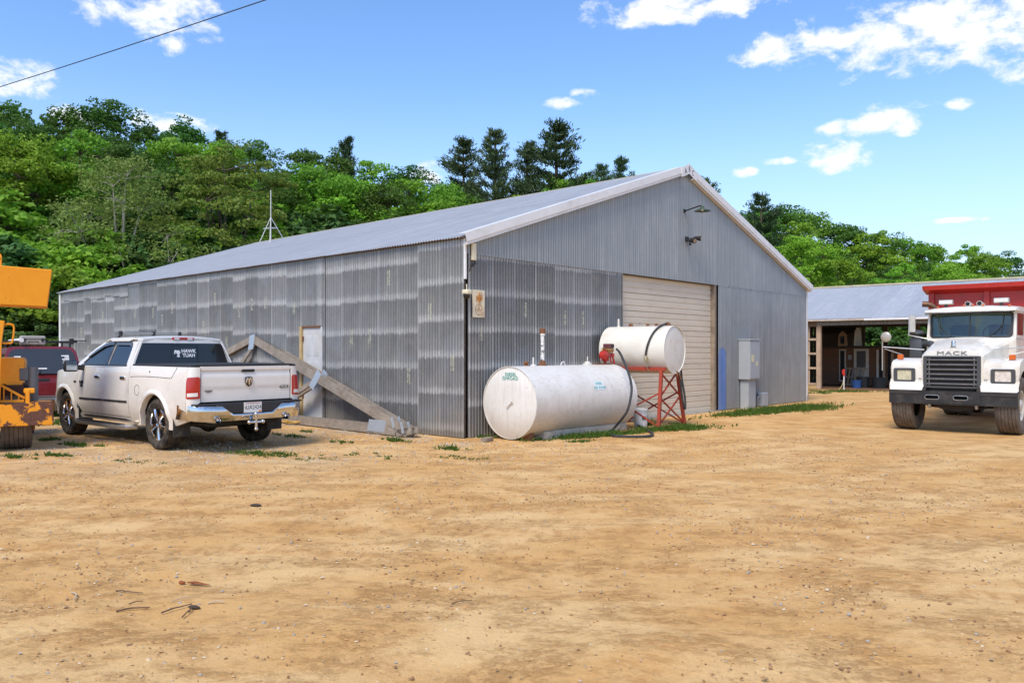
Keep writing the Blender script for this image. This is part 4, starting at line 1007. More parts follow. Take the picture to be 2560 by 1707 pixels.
    b = B(); b.cyl((AX, -.8, WZ), (AX, .8, WZ), .05, n=12); b.done('front_axle', MATS['underbody black'], T)
    for ch in T.children:            # short front overhang
        if ch.type == 'MESH':
            for v in ch.data.vertices:
                if v.co.x > 4.0: v.co.x = 4.0 + (v.co.x - 4.0) * .5
build_pickup()
# ------------------------------------------------------------------ white and red dump truck
def build_dump_truck():
    F = Vector((-.665, -.747, 0)); c0 = Vector((8.61, 15.79, 0))
    loc = c0 - F * .62
    T = thing('dump_truck', 'white-cabbed dump truck with red box and black steel bumper', 'dump truck', loc, math.atan2(F.y, F.x))
    # local: +x forward, +y the truck's left; front axle at x = 0; bumper face at x = .62
    W = mat('white truck paint', (.72, .69, .615), .4, var=.07, vs=2, dirt=(.50, .40, .28), dirt_amt=.42, ds=2.2, coat=.25)
    RED = mat('red truck paint', (.45, .022, .016), .45, var=.14, vs=2.5, dirt=(.22, .03, .02), dirt_amt=.4, ds=3, coat=.2)
    BS = mat('worn black steel', (.018, .018, .019), .42, var=.3, vs=5, dirt=(.10, .09, .08), dirt_amt=.35, ds=3)
    GRY = mat('dark grey plastic', (.06, .065, .07), .55, var=.12)
    UND = mat('greasy frame black', (.03, .026, .022), .9, var=.3, vs=8)
    # bumper with a centre plate and two oval tow holes
    bf = lambda off: (lambda a, b, d: Vector((.62 + off - d - .05 * max(0, abs(a) - .95), a, b)))
    ov = lambda cx: [(cx + (.085 if k < 7 else -.085) + .045 * math.cos(R(-90 + 180 * (k % 7) / 6 + (0 if k < 7 else 180))), .655 + .042 * math.sin(R(-90 + 180 * (k % 7) / 6 + (0 if k < 7 else 180)))) for k in range(14)]
    bm_ = panel('bumper', BS, [(-1.14, .53), (-1.14, .765), (-1.12, .78), (1.12, .78), (1.14, .765), (1.14, .53), (1.12, .515), (-1.12, .515)], bf(0), T, holes=(ov(-.33), ov(.18)), step=.3, depth=.13)
    panel('centre_plate', BS, [(-.60, .545), (-.60, .70), (-.57, .765), (.52, .765), (.52, .56), (.50, .545)], bf(.012), bm_, holes=(ov(-.33), ov(.18)), step=.3, depth=.012)
    b = B(); b.box((.50, -.5, .6), (.512, .35, .71)); b.done('tow_recess', SEAM, bm_)
    for k in (-.33, .18): b = B(); b.tube([bf(.014)(x, z, 0) for x, z in ov(k) + ov(k)[:1]], .007, 5); b.done('tow_hole_rim', STEEL, bm_)
    # fenders
    for s in (1, -1):
        prof = [(.40, .815), (.47, .86), (.50, 1.24), (.46, 1.33), (.38, 1.385), (-.10, 1.43), (-.62, 1.42), (-.80, 1.36), (-.90, 1.12)] + arc(0.0, .54, .66, 140, 22, 12)
        b = B(); M = frame((0, 0, 0), (1, 0, 0), (0, 0, 1))
        y0, y1 = (.50, 1.145)
        b.prism(prof, -s * y0, -s * y1, M, .025); fd = b.done('fender', W, T, 30)
        # lamp in its bezel on the fender face
        hm = lambda off: (lambda a, b, d: Vector((.502 + off - d - (1.05 - b) * .03, a, b)))
        cy = s * .875
        bz = panel('headlight_bezel', GRY, rrect(cy - .205, .945, cy + .205, 1.225, .035), hm(.018), fd, holes=(rrect(cy - .135, .985, cy + .135, 1.185, .02),), step=.4, depth=.03)
        panel('headlight', mat('yellowed lamp lens', (.55, .53, .38), .25, var=.2, vs=14, coat=.4) if s < 0 else mat('bright lamp lens', (.80, .80, .78), .12, .35, var=.25, vs=14, coat=.5), rrect(cy - .14, .98, cy + .14, 1.19, .02), hm(.004), bz, step=.4, depth=0)
        b = B(); b.box((.28, s * 1.0 - .055, 1.40), (.36, s * 1.0 + .055, 1.50), .012); b.done('turn_signal', AMBER, fd)
        for k in range(4): b = B(); b.cyl((.49, s * (.57 + .03 * (k % 2)), .94 + .06 * (k // 2) + .02), (.508, s * (.57 + .03 * (k % 2)), .94 + .06 * (k // 2) + .02), .011, n=8); b.done('bolt', STEEL, fd)
        b = B(); b.loft([[Vector((.655 * math.cos(R(a)), s * yy, .54 + .655 * math.sin(R(a)))) for a in range(15, 160, 9)] for yy in (.45, 1.12)], closed=False, caps=False); b.done('wheel_arch', UND, T)
        wheel(T, (0, s * .93, .515), .56, .40, .29, s, mat('white wheel paint', (.55, .53, .48), .6, dirt=(.3, .22, .14), dirt_amt=.5), 'steel', DUSTYRE)
        for ax in (-4.15, -5.45):
            for o in (.78, 1.08): wheel(T, (ax, s * o, .52), .52, .27, .29, s, MATS['white wheel paint'], 'steel', DUSTYRE)
    # bonnet: rises and widens to the cab
    b = B(); rings = []
    for x, wd, zt, zb, cr in ((.52, .50, 1.46, .84, .04), (.50, .545, 1.57, .84, .05), (.42, .56, 1.615, .86, .06), (.0, .60, 1.70, .9, .07), (-.5, .66, 1.785, .95, .08), (-.95, .72, 1.85, 1.0, .09)):
        ring = [Vector((x, -wd, zb))]
        for i in range(13):
            a = -1 + 2 * i / 12; e = abs(a)
            y = a * wd; z = zt - cr * .5 * e ** 2 - (.09 * max(0, (e - .82) / .18) ** 2) + (.02 if e < .55 else 0)
            ring.append(Vector((x, y, z)))
        ring.append(Vector((x, wd, zb))); rings.append(ring)
    b.loft(rings); hood = b.done('bonnet', W, T, 40)
    # grille: black surround, dark core, six worn bars
    gf = lambda off: (lambda a, b, d: Vector((.525 + off - d, a, b)))
    fr = panel('grille_frame', GRY, rrect(-.51, .845, .51, 1.475, .03), gf(.03), T, holes=(rrect(-.445, .875, .445, 1.445, .02),), step=.5, depth=.07)
    b = B(); b.box((.515, -.47, .86), (.53, .47, 1.46)); b.done('grille_core', SEAM, fr)
    for k in range(6):
        z = .905 + k * .095
        b = B(); b.box((.535, -.445, z), (.568, .445, z + .032), .006); b.done('grille_bar', mat('worn grille bar', (.16, .16, .165), .4, .5, var=.2, dirt=(.5, .49, .45), dirt_amt=.25, ds=14), fr)
    for k in (-.40, .40): b = B(); b.box((.533, k - .012, .88), (.558, k + .012, 1.44), .004); b.done('grille_post', MATS['worn grille bar'], fr)
    for k in range(0): b = B(); b.box((.530, -.43 + k * .0555, .88), (.534, -.43 + k * .0555 + .012, 1.44)); b.done('radiator_fin', GRY, fr)
    text('maker_name', 'MACK', .105, mat('tarnished chrome letters', (.22, .21, .20), .35, .5), hood, frame((.519, .0, 1.528), (0, 1, 0), (-.12, 0, 1)), .006, 1.75, 1.12, .0)
    # small chrome ornament on the bonnet
    b = B(); b.box((.34, -.05, 1.625), (.44, .05, 1.65), .008); b.loft([[Vector((.39 + x_, y_, 1.65 + z_)) for x_, y_ in arc(0, 0, r_, 0, 324, 9, r_ * 1.2)] for z_, r_ in ((0, .035), (.03, .04), (.06, .03), (.09, .036), (.115, .026), (.13, .01))]); b.done('bonnet_ornament', CHROME, hood)
    # cab
    cw = .84
    def cabx(z): return -.93 - max(0, z - 1.84) * .16
    body = B(); body.box((-2.30, -cw, 1.0), (-.95, cw, 1.84), .04); body.done('cab_body', W, T)
    wf = lambda off: (lambda a, b, d: Vector((cabx(b) + off - d - .09 * (a / cw) ** 2, a, b)))
    fo = [(-cw, 1.80), (-cw * .985, 2.44), (cw * .985, 2.44), (cw, 1.80)]
    ho = rrect(-.765, 1.865, .765, 2.385, .07)
    pf = panel('windshield_frame', W, fo, wf(0), T, holes=(ho,), step=.2, depth=.05)
    panel('windshield_seal', BLK, rrect(-.78, 1.852, .78, 2.398, .075), wf(.006), pf, holes=(rrect(-.74, 1.885, .74, 2.365, .06),), step=.2, depth=.012)
    q = NB('windscreen glass'); tb = q.n('ShaderNodeBsdfTransparent'); tb.inputs[0].default_value = (.52, .72, .66, 1); gs = q.n('ShaderNodeBsdfGlossy'); gs.inputs['Roughness'].default_value = .03
    fz = q.n('ShaderNodeFresnel'); fz.inputs[0].default_value = 1.6; ms = q.n('ShaderNodeMixShader'); q.put(q.rng(fz.outputs[0], 0, 1, .04, .9), ms.inputs[0]); q.put(tb.outputs[0], ms.inputs[1]); q.put(gs.outputs[0], ms.inputs[2]); q.put(ms.outputs[0], q.t.nodes['Material Output'].inputs[0])
    panel('windshield', q.m, rrect(-.76, 1.87, .76, 2.38, .06), wf(-.012), T, step=.2, depth=0)
    b = B(); b.tube([wf(.004)(0, z, 0) for z in (1.88, 2.1, 2.37)], .011, 6); b.done('windshield_bar', BLK, pf)
    for s in (1, -1):
        sf = lambda a, b, d: Vector((a, s * (cw - d - .10 * max(0, b - 1.84) * .3), b))
        panel('cab_side', W, [(-2.28, 1.82), (-2.28, 2.44), (-1.08, 2.44), (-.99, 1.82)], sf, T, holes=([(-1.95, 1.90), (-1.95, 2.36), (-1.18, 2.36), (-1.10, 1.90)],), step=.4, depth=.04)
        panel('side_window', q.m, [(-1.97, 1.88), (-1.97, 2.38), (-1.16, 2.38), (-1.08, 1.88)], lambda a, b, d: Vector((a, s * (cw - .02), b)), T, step=.4, depth=0)
        b = B(); b.tube([wf(.02)(s * .30 + .02, 1.85, 0), wf(.03)(s * .50, 1.98, 0), wf(.022)(s * .60, 2.14, 0)], .007, 5); b.beam(wf(.022)(s * .58, 1.94, 0), wf(.022)(s * .62, 2.33, 0), .012, .015); b.done('wiper', BLK, T)
        b = B(); b.box((-2.05, s * (cw + .003), 1.05), (-1.05, s * (cw + .012), 1.80), .004); b.done('cab_door', W, T)
    b = B(); b.box((-2.30, -cw + .02, 1.8), (-2.25, cw - .02, 2.42)); b.done('cab_back', W, T)
    # roof with a brow
    b = B(); rings = []
    for x, zz, wd in ((-.86, 2.425, .84), (-.88, 2.47, .855), (-.98, 2.515, .86), (-1.4, 2.545, .87), (-2.0, 2.54, .87), (-2.31, 2.47, .86), (-2.32, 2.42, .85)):
        rings.append([Vector((x, -wd, 2.40))] + [Vector((x, wd * a, zz - .05 * abs(a) ** 3)) for a in (-1, -.8, -.4, 0, .4, .8, 1)] + [Vector((x, wd, 2.40))])
    b.loft(rings); roof = b.done('cab_roof', W, T, 50)
    for k in (-.62, -.12, .05, .24, .72): b = B(); b.ball((-1.0, k, 2.535 - .03 * abs(k)), .028, 2, (1.4, 1, .9)); b.done('marker_lamp', AMBER, roof)
    for k in (-.48, .56):
        b = B(); b.box((-1.12, k - .14, 2.575), (-1.04, k + .14, 2.675), .01); wl = b.done('work_lamp', mat('aluminium', (.55, .54, .5), .4, .7), roof)
        b = B(); b.box((-1.042, k - .125, 2.588), (-1.034, k + .125, 2.662), .003); b.done('lamp_lens', CLEARL, wl); b = B(); b.box((-1.1, k - .03, 2.52), (-1.06, k + .03, 2.58)); b.done('lamp_foot', BLK, wl)
    for k in (-.06, .16):
        b = B(); b.cyl((-1.06, k, 2.575), (-1.5, k, 2.57), .055, .025, 14); hn = b.done('air_horn', W, roof)
        b = B(); b.cyl((-1.055, k, 2.575), (-1.068, k, 2.575), .045, n=14); b.done('horn_mouth', SEAM, hn); b = B(); b.box((-1.2, k - .02, 2.50), (-1.16, k + .02, 2.56)); b.done('horn_foot', STEEL, hn)
    # dashboard, wheel and seats seen through the glass
    IN = mat('cab interior grey', (.11, .12, .12), .8, var=.2)
    b = B(); b.box((-1.32, -.74, 1.72), (-1.02, .74, 1.90), .04); b.done('dashboard', IN, T)
    for k in (-.38, .38): b = B(); b.box((-2.1, k - .25, 1.4), (-1.7, k + .25, 1.6), .05); b.box((-2.15, k - .24, 1.55), (-2.0, k + .24, 2.15), .05); b.done('seat', IN, T)
    b = B(); b.tube([Vector((-1.42 + .07 * math.sin(R(a)), .38 + .22 * math.cos(R(a)), 1.93 + .20 * math.sin(R(a)))) for a in range(0, 361, 15)], .015, 6); b.beam((-1.42, .38, 1.92), (-1.25, .38, 1.78), .04, .04); b.done('steering_wheel', BLK, T)
    # stack, muffler, air cleaner (truck's right), mirrors
    st = B(); st.cyl((-2.42, -1.0, 1.2), (-2.42, -1.0, 2.33), .13, n=20); mf = st.done('muffler', mat('dull heat shield', (.50, .49, .47), .4, .75, var=.15), T)
    st = B(); st.tube(smoothpath([(-2.42, -1.0, 2.3), (-2.42, -1.0, 2.50), (-2.40, -1.04, 2.60), (-2.36, -1.15, 2.66), (-2.33, -1.28, 2.67)], 4), .068, 14, False); st.done('exhaust_elbow', mat('browned exhaust steel', (.16, .085, .055), .5, .6, var=.3, vs=8), T)
    ac = B(); ac.box((-1.25, -1.20, 1.25), (-.98, -.93, 1.86), .05, seg=2); a_ = ac.done('air_cleaner', GRY, T)
    ac = B(); ac.lathe([(0, 2.04), (.10, 2.03), (.17, 1.99), (.18, 1.96), (.15, 1.93), (.10, 1.92), (.10, 1.84), (0, 1.84)], 24, Matrix.Translation((-1.11, -1.08, 0))); ac.done('intake_cap', GRY, a_)
    ac = B(); ac.tube(smoothpath([(-1.11, -1.0, 1.72), (-1.0, -.80, 1.74), (-.85, -.66, 1.66), (-.8, -.6, 1.5)], 4), .075, 12); ac.done('intake_pipe', GRY, a_)
    for s in (1, -1):
        b = B(); b.tube([(-1.0, s * .82, 2.36), (-.90, s * 1.17, 2.38), (-.90, s * 1.18, 1.92), (-1.0, s * .84, 1.84)], .012, 6); ma = b.done('mirror_bracket', MATS['aluminium'], T)
        b = B(); b.box((-.95, s * 1.05, 1.98), (-.89, s * 1.17, 2.34), .015); b.done('mirror_shell', mat('dull mirror back', (.55, .53, .47), .4, .3), ma)
        b = B(); y = s * 1.42; b.tube([(.05, s * .62, 1.60), (.12, y * .99, 1.66)], .012, 6); b.tube([(.30, s * .98, 1.50), (.12, y * .97, 1.62)], .010, 6); b.tube([(.12, y, 1.16), (.12, y, 1.80), (.14, y - s * .03, 1.86)], .013, 6); hm_ = b.done('hood_mirror_arm', MATS['aluminium'], T)
        b = B(); b.lathe([(0, .03), (.06, .026), (.10, .01), (.108, 0), (.10, -.008), (0, -.012)], 24, Matrix.Translation((.15, y - s * .08, 1.87)) @ Matrix.Rotation(R(90), 4, 'Y')); b.done('round_mirror', mat('mirror housing', (.42, .40, .35), .4, .2), hm_)
    # frame, axle, springs
    b = B()
    for s in (1, -1): b.box((-6.8, s * .38, .72), (.5, s * .48, .98), .01)
    b.box((-.3, -.8, .50), (.05, .8, .62), .03); b.box((.38, -.45, .55), (.5, .45, .84)); b.prism([(-.42, .52), (.42, .52), (.30, .41), (.05, .37), (-.22, .42)], .30, .42, frame((0, 0, 0), (0, 1, 0), (0, 0, 1))); b.done('frame', UND, T)
    b = B(); b.box((-1.0, -.28, .33), (-.4, .02, .55), .06); b.box((-.9, -.4, .5), (-.1, .45, 1.3)); b.tube([(-.15, -.6, .45), (-.1, 0, .42), (-.15, .6, .46)], .035, 8); b.tube([(.35, -.62, .60), (.1, -.5, .45), (-.4, -.45, .55)], .03, 8); b.tube([(.35, .62, .60), (.1, .5, .45), (-.4, .45, .55)], .03, 8); b.done('engine_pan', UND, T)
    for s in (1, -1): b = B(); b.box((.40, s * .42 - .03, .43), (.5, s * .42 + .03, .53), .02); b.done('tow_eye', STEEL, T)
    b = B(); b.cyl((-3.4, .75, .75), (-2.3, .75, .75), .28, n=20); b.done('fuel_tank', STEEL, T)
    for ax in (-4.15, -5.45): b = B(); b.cyl((ax, -.9, .52), (ax, .9, .52), .08, n=10); b.ball((ax, 0, .52), .22); b.done('rear_axle', UND, T)
    # red box with its overhanging lip
    b = B(); b.box((-7.2, -1.20, 1.25), (-2.60, 1.20, 2.95), .015); bx = b.done('dump_box', RED, T)
    b = B(); b.prism([(-2.62, 2.90), (-2.30, 2.99), (-2.28, 3.09), (-7.2, 3.09), (-7.2, 2.96), (-2.62, 2.96)], -1.27, 1.27, frame((0, 0, 0), (1, 0, 0), (0, 0, 1)), .012); b.done('box_lip', RED, bx)
    for k in (-1.14, 0, 1.14): b = B(); b.box((-2.60, k - .06, 1.27), (-2.53, k + .06, 2.93), .01); b.done('box_rib', RED, bx)
    for s in (1, -1):
        for k in range(5): b = B(); b.box((-3.3 - k * .85, s * 1.20, 1.3), (-3.18 - k * .85, s * 1.26, 2.93), .01); b.done('box_rib', RED, bx)
build_dump_truck()
# ------------------------------------------------------------------ tanks, stand, pump and hoses (built in the barn's axes: x along the gable, -y outwards)
def bthing(name, label, cat, x, y, z=0.0, rz=0.0, group=None): return thing(name, label, cat, bp(x, y, z), BA + rz, group)
TANKW = NB('chalky white tank paint')
def tank_paint():
    q = TANKW; c = q.co('Object'); s = q.sep(c)
    n1 = q.noise(c, 1.3, 6, .65); n2 = q.noise(c, 9, 6, .7); n3 = q.noise(q.co('Object', (3, 12, .8)), 2.2, 5, .65)
    base = q.mix(q.rng(n1, .35, .65), (.76, .745, .70), (.66, .635, .575))
    base = q.mix(q.rng(n3, .50, .72, 0, .55), base, (.52, .47, .39))
    base = q.mix(q.rng(n2, .60, .70, 0, .55), base, (.40, .35, .28))
    base = q.mix(q.rng(q.noise(q.co('Object', (1.2, 5, 5)), 3.5, 7, .75), .60, .72, 0, .5), base, (.34, .33, .31))
    base = q.mix(q.math('MULTIPLY', q.rng(q.math('ADD', s[2], q.math('MULTIPLY', n2, .5)), .80, .30), .62), base, (.44, .345, .235))   # rust and splashed sand along the belly
    q.set(Base_Color=base, Roughness=q.rng(n1, .3, .7, .42, .62), Specular_IOR_Level=.35); q.bump(n1, .15, .02)
    return q.m
TW = tank_paint()
def tank_mesh(r, ln, n=56):
    """lying drum along +x from 0 to ln with slightly dished ends and a weld lip; axis at z = 0"""
    M = Matrix.Rotation(R(90), 4, 'Y')
    b = B(); b.lathe([(0, -.006), (r * .5, -.004), (r - .03, .004), (r - .012, .012), (r - .010, -.012), (r, -.012), (r, .02), (r, ln * .33), (r, ln * .66), (r, ln - .02), (r, ln + .012), (r - .01, ln + .012), (r - .012, ln - .012), (r - .03, ln - .004), (r * .5, ln + .004), (0, ln + .006)], n, M)
    return b
RR, LT = .645, 3.05
t1 = bthing('fuel_tank', 'large white cylindrical fuel tank lying along the barn gable', 'fuel tank', .40, -.735)
sh = tank_mesh(RR, LT); o = sh.done('tank_shell', TW, t1, 40)
for v in o.data.vertices: v.co.z += RR + .01
GRN = mat('faded green stencil', (.10, .40, .33), .7, var=.3, vs=30)
TEAL = mat('teal label print', (.05, .42, .45), .6, var=.2)
# words on the near end
for tx, z, dy in (('DIESEL', 1.155, -.03), ('ON', 1.085, .10), ('ROAD', 1.085, -.08)):
    text('stencil', tx, .085, GRN, t1, frame((-.008, dy, z), (0, -1, 0), (0, 0, 1)), .0008, 1.05, 1.05, .001)
def on_tank(o, x0, ang):
    for v in o.data.vertices:
        a = ang + v.co.y / RR
        v.co = Vector((x0 + v.co.x, -(RR + .004 + v.co.z) * math.cos(a), RR + .01 + (RR + .004 + v.co.z) * math.sin(a)))
lab = B(); 
for i in range(9): pass
gx = [(-.15 + .3 * i / 3, -.085 + .17 * j / 6) for j in range(7) for i in range(4)]
lab = B(); vs_ = [lab.bm.verts.new((x, y, 0)) for x, y in gx]
for j in range(6):
    for i in range(3): lab.bm.faces.new((vs_[j * 4 + i], vs_[j * 4 + i + 1], vs_[j * 4 + 5 + i], vs_[j * 4 + 4 + i]))
lo = lab.done('label', mat('white label', (.80, .81, .80), .5, var=.03), t1); on_tank(lo, 1.86, R(24))
for tx, y in (('DIESEL', .04), ('ON ROAD', -.04)):
    o = text('label_print', tx, .075, TEAL, lo, Matrix.Translation((0, y, .003)), .0006, 1.0, 1.05, .001); on_tank(o, 1.86, R(24))
# drain lever in the middle of the end, fittings along the top
b = B(); b.cyl((0, -.05, .66), (-.035, -.05, .66), .02, n=10); b.beam((-.03, -.05, .66), (-.05, .05, .59), .018, .03, .004); b.beam((-.03, -.05, .66), (-.05, -.11, .70), .016, .02, .004); b.done('end_lever', TW, t1)
top = 2 * RR + .005
b = B(); b.lathe([(.0, .09), (.03, .088), (.05, .075), (.05, .045), (.036, .04), (.036, .02), (.06, .018), (.065, -.03)], 16, Matrix.Translation((.46, .02, top))); b.done('filler_cap', RUST, t1)
b = B(); b.lathe([(0, .16), (.016, .158), (.018, .03), (.05, .025), (.06, -.02)], 14, Matrix.Translation((.66, .02, top))); b.done('vent_stub', TW, t1)
q = NB('flaking white pipe paint'); n_ = q.noise(q.co('Object', (1, 1, .5)), 22, 5, .65); q.set(Base_Color=q.mix(q.rng(n_, .52, .56), (.74, .73, .70), (.09, .085, .08)), Roughness=.6)
b = B(); b.lathe([(.038, -.02), (.038, .56), (.05, .565), (.05, .64), (.042, .65), (.0, .655)], 16, Matrix.Translation((.92, .02, top))); pp = b.done('vent_pipe', q.m, t1)
b = B(); b.lathe([(.085, -.02), (.08, .03), (.055, .045), (.055, .09), (.04, .095)], 16, Matrix.Translation((.92, .02, top))); b.done('pipe_flange', RUST, pp)
b = B(); b.lathe([(.055, .60), (.058, .64), (.062, .665), (.05, .69), (.0, .70)], 14, Matrix.Translation((.92, .02, top))); b.done('vent_cap', RUST, pp)
b = B(); b.tube([(1.42, .0, top - .01), (1.47, 0, top + .06), (1.53, 0, top + .075), (1.57, 0, top - .01)], .012, 6); b.done('lifting_loop', TW, t1)
b = B(); b.lathe([(.10, -.02), (.10, .03), (.06, .035), (.055, .07), (.0, .075)], 18, Matrix.Translation((2.27, .0, top))); b.cyl((2.27, 0, top + .07), (2.27, 0, top + .17), .012, n=8); b.done('gauge_fitting', TW, t1)
b = B(); b.box((2.50, -.07, top - .015), (3.0, .07, top + .022), .005); b.done('pump_plate', RUST, t1)
# concrete footing under the belly and the chocks at its near end
ft = bthing('concrete_footing', 'low pale concrete footing under the large white tank', 'footing', 0, 0)
b = B(); b.box((.85, -1.16, -.02), (3.42, -.52, .135), .02); o = b.done('footing_block', mat('pale concrete', (.58, .51, .40), .95, var=.15, vs=5, dirt=(.28, .22, .15), dirt_amt=.45, ds=6, bump=.5, bs=25), ft)
for (x, y, z, sx, sy, sz, rz, nm, lb) in ((.30, -.34, 0, .26, .13, .07, .3, 'wood_block', 'grey wood block lying at the near end of the big tank'), (.52, -.46, 0, .10, .16, .17, 0, 'steel_chock', 'rusty steel chock wedged between big tank and wall'), (.56, -1.02, 0, .12, .20, .16, 0, 'steel_chock', 'rusty steel chock under the outer side of the big tank')):
    b = B(); b.box((-sx / 2, -sy / 2, -.01), (sx / 2, sy / 2, sz), .012); o = b.done(nm, WOOD if 'wood' in nm else RUST, None); o.location = bp(x - (.35 if 'wood' in nm else 0), y - (.28 if 'wood' in nm else 0), z); o.rotation_euler = (0, 0, BA + rz); tag(o, lb, 'block' if 'wood' in nm else 'chock')
# red pump on top, with meter, nozzle and hose
PRED = mat('red pump paint', (.50, .025, .02), .4, var=.2, vs=14, dirt=(.16, .05, .03), dirt_amt=.3, ds=14, coat=.2)
pm = bthing('fuel_pump', 'red fuel transfer pump with meter on top of the large tank', 'pump', 3.26, -.735, top + .02)
pm.scale = (.86, .86, .86)
b = B(); b.cyl((0, 0, -.01), (0, 0, .09), .035, n=12); b.box((-.08, -.07, .06), (.08, .07, .13), .02); b.done('pump_base', PRED, pm)
b = B(); b.lathe([(0, -.09), (.06, -.088), (.105, -.06), (.112, -.03), (.112, .03), (.105, .06), (.06, .08), (0, .085)], 8, Matrix.Translation((-.11, -.04, .20)) @ Matrix.Rotation(R(90), 4, 'X')); b.done('pump_body', PRED, pm)
b = B(); b.cyl((-.02, -.02, .20), (.12, -.02, .20), .055, n=14); b.box((.0, -.10, .13), (.10, .03, .28), .015); b.done('pump_motor', mat('pump label plate', (.30, .06, .05), .5, var=.3, vs=20), pm)
b = B(); b.box((-.02, -.13, .29), (.19, .05, .36), .012); b.box((-.0, -.11, .26), (.17, .03, .30)); mtr = b.done('meter_body', mat('brass meter', (.40, .22, .09), .4, .5, var=.3, vs=16), pm)
b = B(); b.box((-.02, -.12, .362), (.19, .05, .47), .01); b.done('meter_head', mat('dark red meter head', (.14, .04, .045), .5), mtr)
b = B(); b.box((.09, -.128, .375), (.185, -.120, .455)); b.done('meter_dial', BLK, mtr)
b = B(); b.tube(smoothpath([(-.02, -.02, .33), (-.13, -.02, .35), (-.17, -.03, .30), (-.13, -.04, .26)], 4), .025, 8); b.done('pump_pipe', MATS['brass meter'], pm)
b = B(); b.ball((.20, -.06, .20), .065, 2, (1.1, .8, .9)); b.tube([(.22, -.06, .18), (.26, -.06, .06), (.28, -.07, .0)], .022, 8); b.tube([(.12, -.06, .16), (.15, -.06, .04), (.2, -.06, .02)], .018, 8); b.done('nozzle', PRED, pm)
HOSE = mat('black hose', (.035, .036, .038), .55, var=.2, dirt=(.17, .15, .12), dirt_amt=.3, ds=9)
pts = [(1541, 872, 16.02), (1551, 884, 15.93), (1564, 914, 15.62), (1574, 941, 15.42), (1579, 970, 15.30), (1576, 998, 15.22), (1568, 1027, 15.2), (1553, 1049, 15.25), (1533, 1072, 15.42)]
pw = [pix(*p) for p in pts] + [gnd(*p, .028) for p in ((1522, 1083), (1537, 1089), (1582, 1091), (1619, 1090), (1632, 1085), (1623, 1077), (1604, 1068), (1592, 1062))]
b = B(); b.tube(smoothpath(pw, 5), .024, 8); o = b.done('fuel_hose', HOSE); tag(o, 'black fuel hose hanging from the red pump and looping on the ground', 'hose')
# smaller tank across the gable on a red stand
A2 = R(5); RS, LS, ZC = .495, 1.50, 1.60
t2 = bthing('fuel_tank', 'smaller white fuel tank raised on a red steel stand', 'fuel tank', 4.42, -1.65, 0, R(90) + A2)
# local +x runs from the outer end back towards the wall
TW2 = mat('yellowed white tank paint', (.74, .715, .64), .5, var=.06, vs=2, dirt=(.52, .40, .24), dirt_amt=.35, ds=2.6)
o = tank_mesh(RS, LS).done('tank_shell', TW2, t2, 40)
for v in o.data.vertices: v.co.z += ZC + v.co.x * -.0
t2top = ZC + RS
for x, rr, h in ((.14, .045, .05), (.42, .03, .045), (.62, .03, .045), (1.02, .04, .05), (1.32, .022, .16)):
    b = B(); b.lathe([(rr * 1.5, -.02), (rr * 1.4, .012), (rr, .015), (rr, h), (rr * .6, h + .01), (0, h + .012)], 12, Matrix.Translation((x, 0, t2top))); b.done('filler_cap' if h < .1 else 'vent_stub', RUST if h < .1 else TW2, t2)
b = B(); b.tube([(.76, 0, t2top - .005), (.80, 0, t2top + .09), (.84, 0, t2top - .005)], .008, 6); b.done('lifting_loop', STEEL, t2)
SRED = mat('red stand paint', (.36, .05, .022), .6, var=.15, vs=6, dirt=(.15, .05, .03), dirt_amt=.4, ds=8)
sd_ = bthing('tank_stand', 'red steel stand with crossed braces under the smaller tank', 'tank stand', 4.42, -1.65, 0, R(90) + A2)
zb = ZC - RS * .80
for s in (1, -1):
    b = B(); b.beam((.02, s * .36, zb), (LS - .05, s * .36, zb), .06, .075, .004); b.done('rail', SRED, sd_)
LEG = {}
for i, xx in enumerate((.12, LS - .15)):
    for s in (1, -1):
        # local +y points to the left of +x, i.e. along -gable for this orientation
        p1 = Vector((xx, s * .36, zb - .03)); p0 = Vector((xx - (.06 if i == 0 else -.05), s * .60, -.02)); LEG[(i, s)] = (p0, p1)
        b = B(); b.beam(p0, p1, .065, .065, .004, up=(1, 0, 0)); b.done('leg', SRED, sd_)
lp = lambda k, t: LEG[k][0].lerp(LEG[k][1], t)
for a, c_ in (((0, 1), (0, -1)), ((0, 1), (1, 1)), ((0, -1), (1, -1)), ((1, 1), (1, -1))):
    for t0, t1_ in (((.08, .55), (.55, .08), (.55, .97), (.97, .55)) if a == (0, 1) and c_ == (0, -1) else ((.05, .62), (.62, .05))):
        b = B(); off = Vector((.0, .0, .0)) if t0 < t1_ else Vector((.012, .012, 0)); b.beam(lp(a, t0) + off, lp(c_, t1_) + off, .03, .03, .002); b.done('brace', SRED, sd_)
b = B(); b.beam((.12, -.36, zb - .02), (.12, .36, zb - .02), .05, .05); b.done('rail', SRED, sd_); b = B(); b.beam((LS - .15, -.36, zb - .02), (LS - .15, .36, zb - .02), .05, .05); b.done('rail', SRED, sd_)
M2 = Matrix.Translation(bp(4.42, -1.65, 0)) @ Matrix.Rotation(BA + R(90) + A2, 4, 'Z')
W2 = lambda x, y, z: M2 @ Vector((x, y, z))
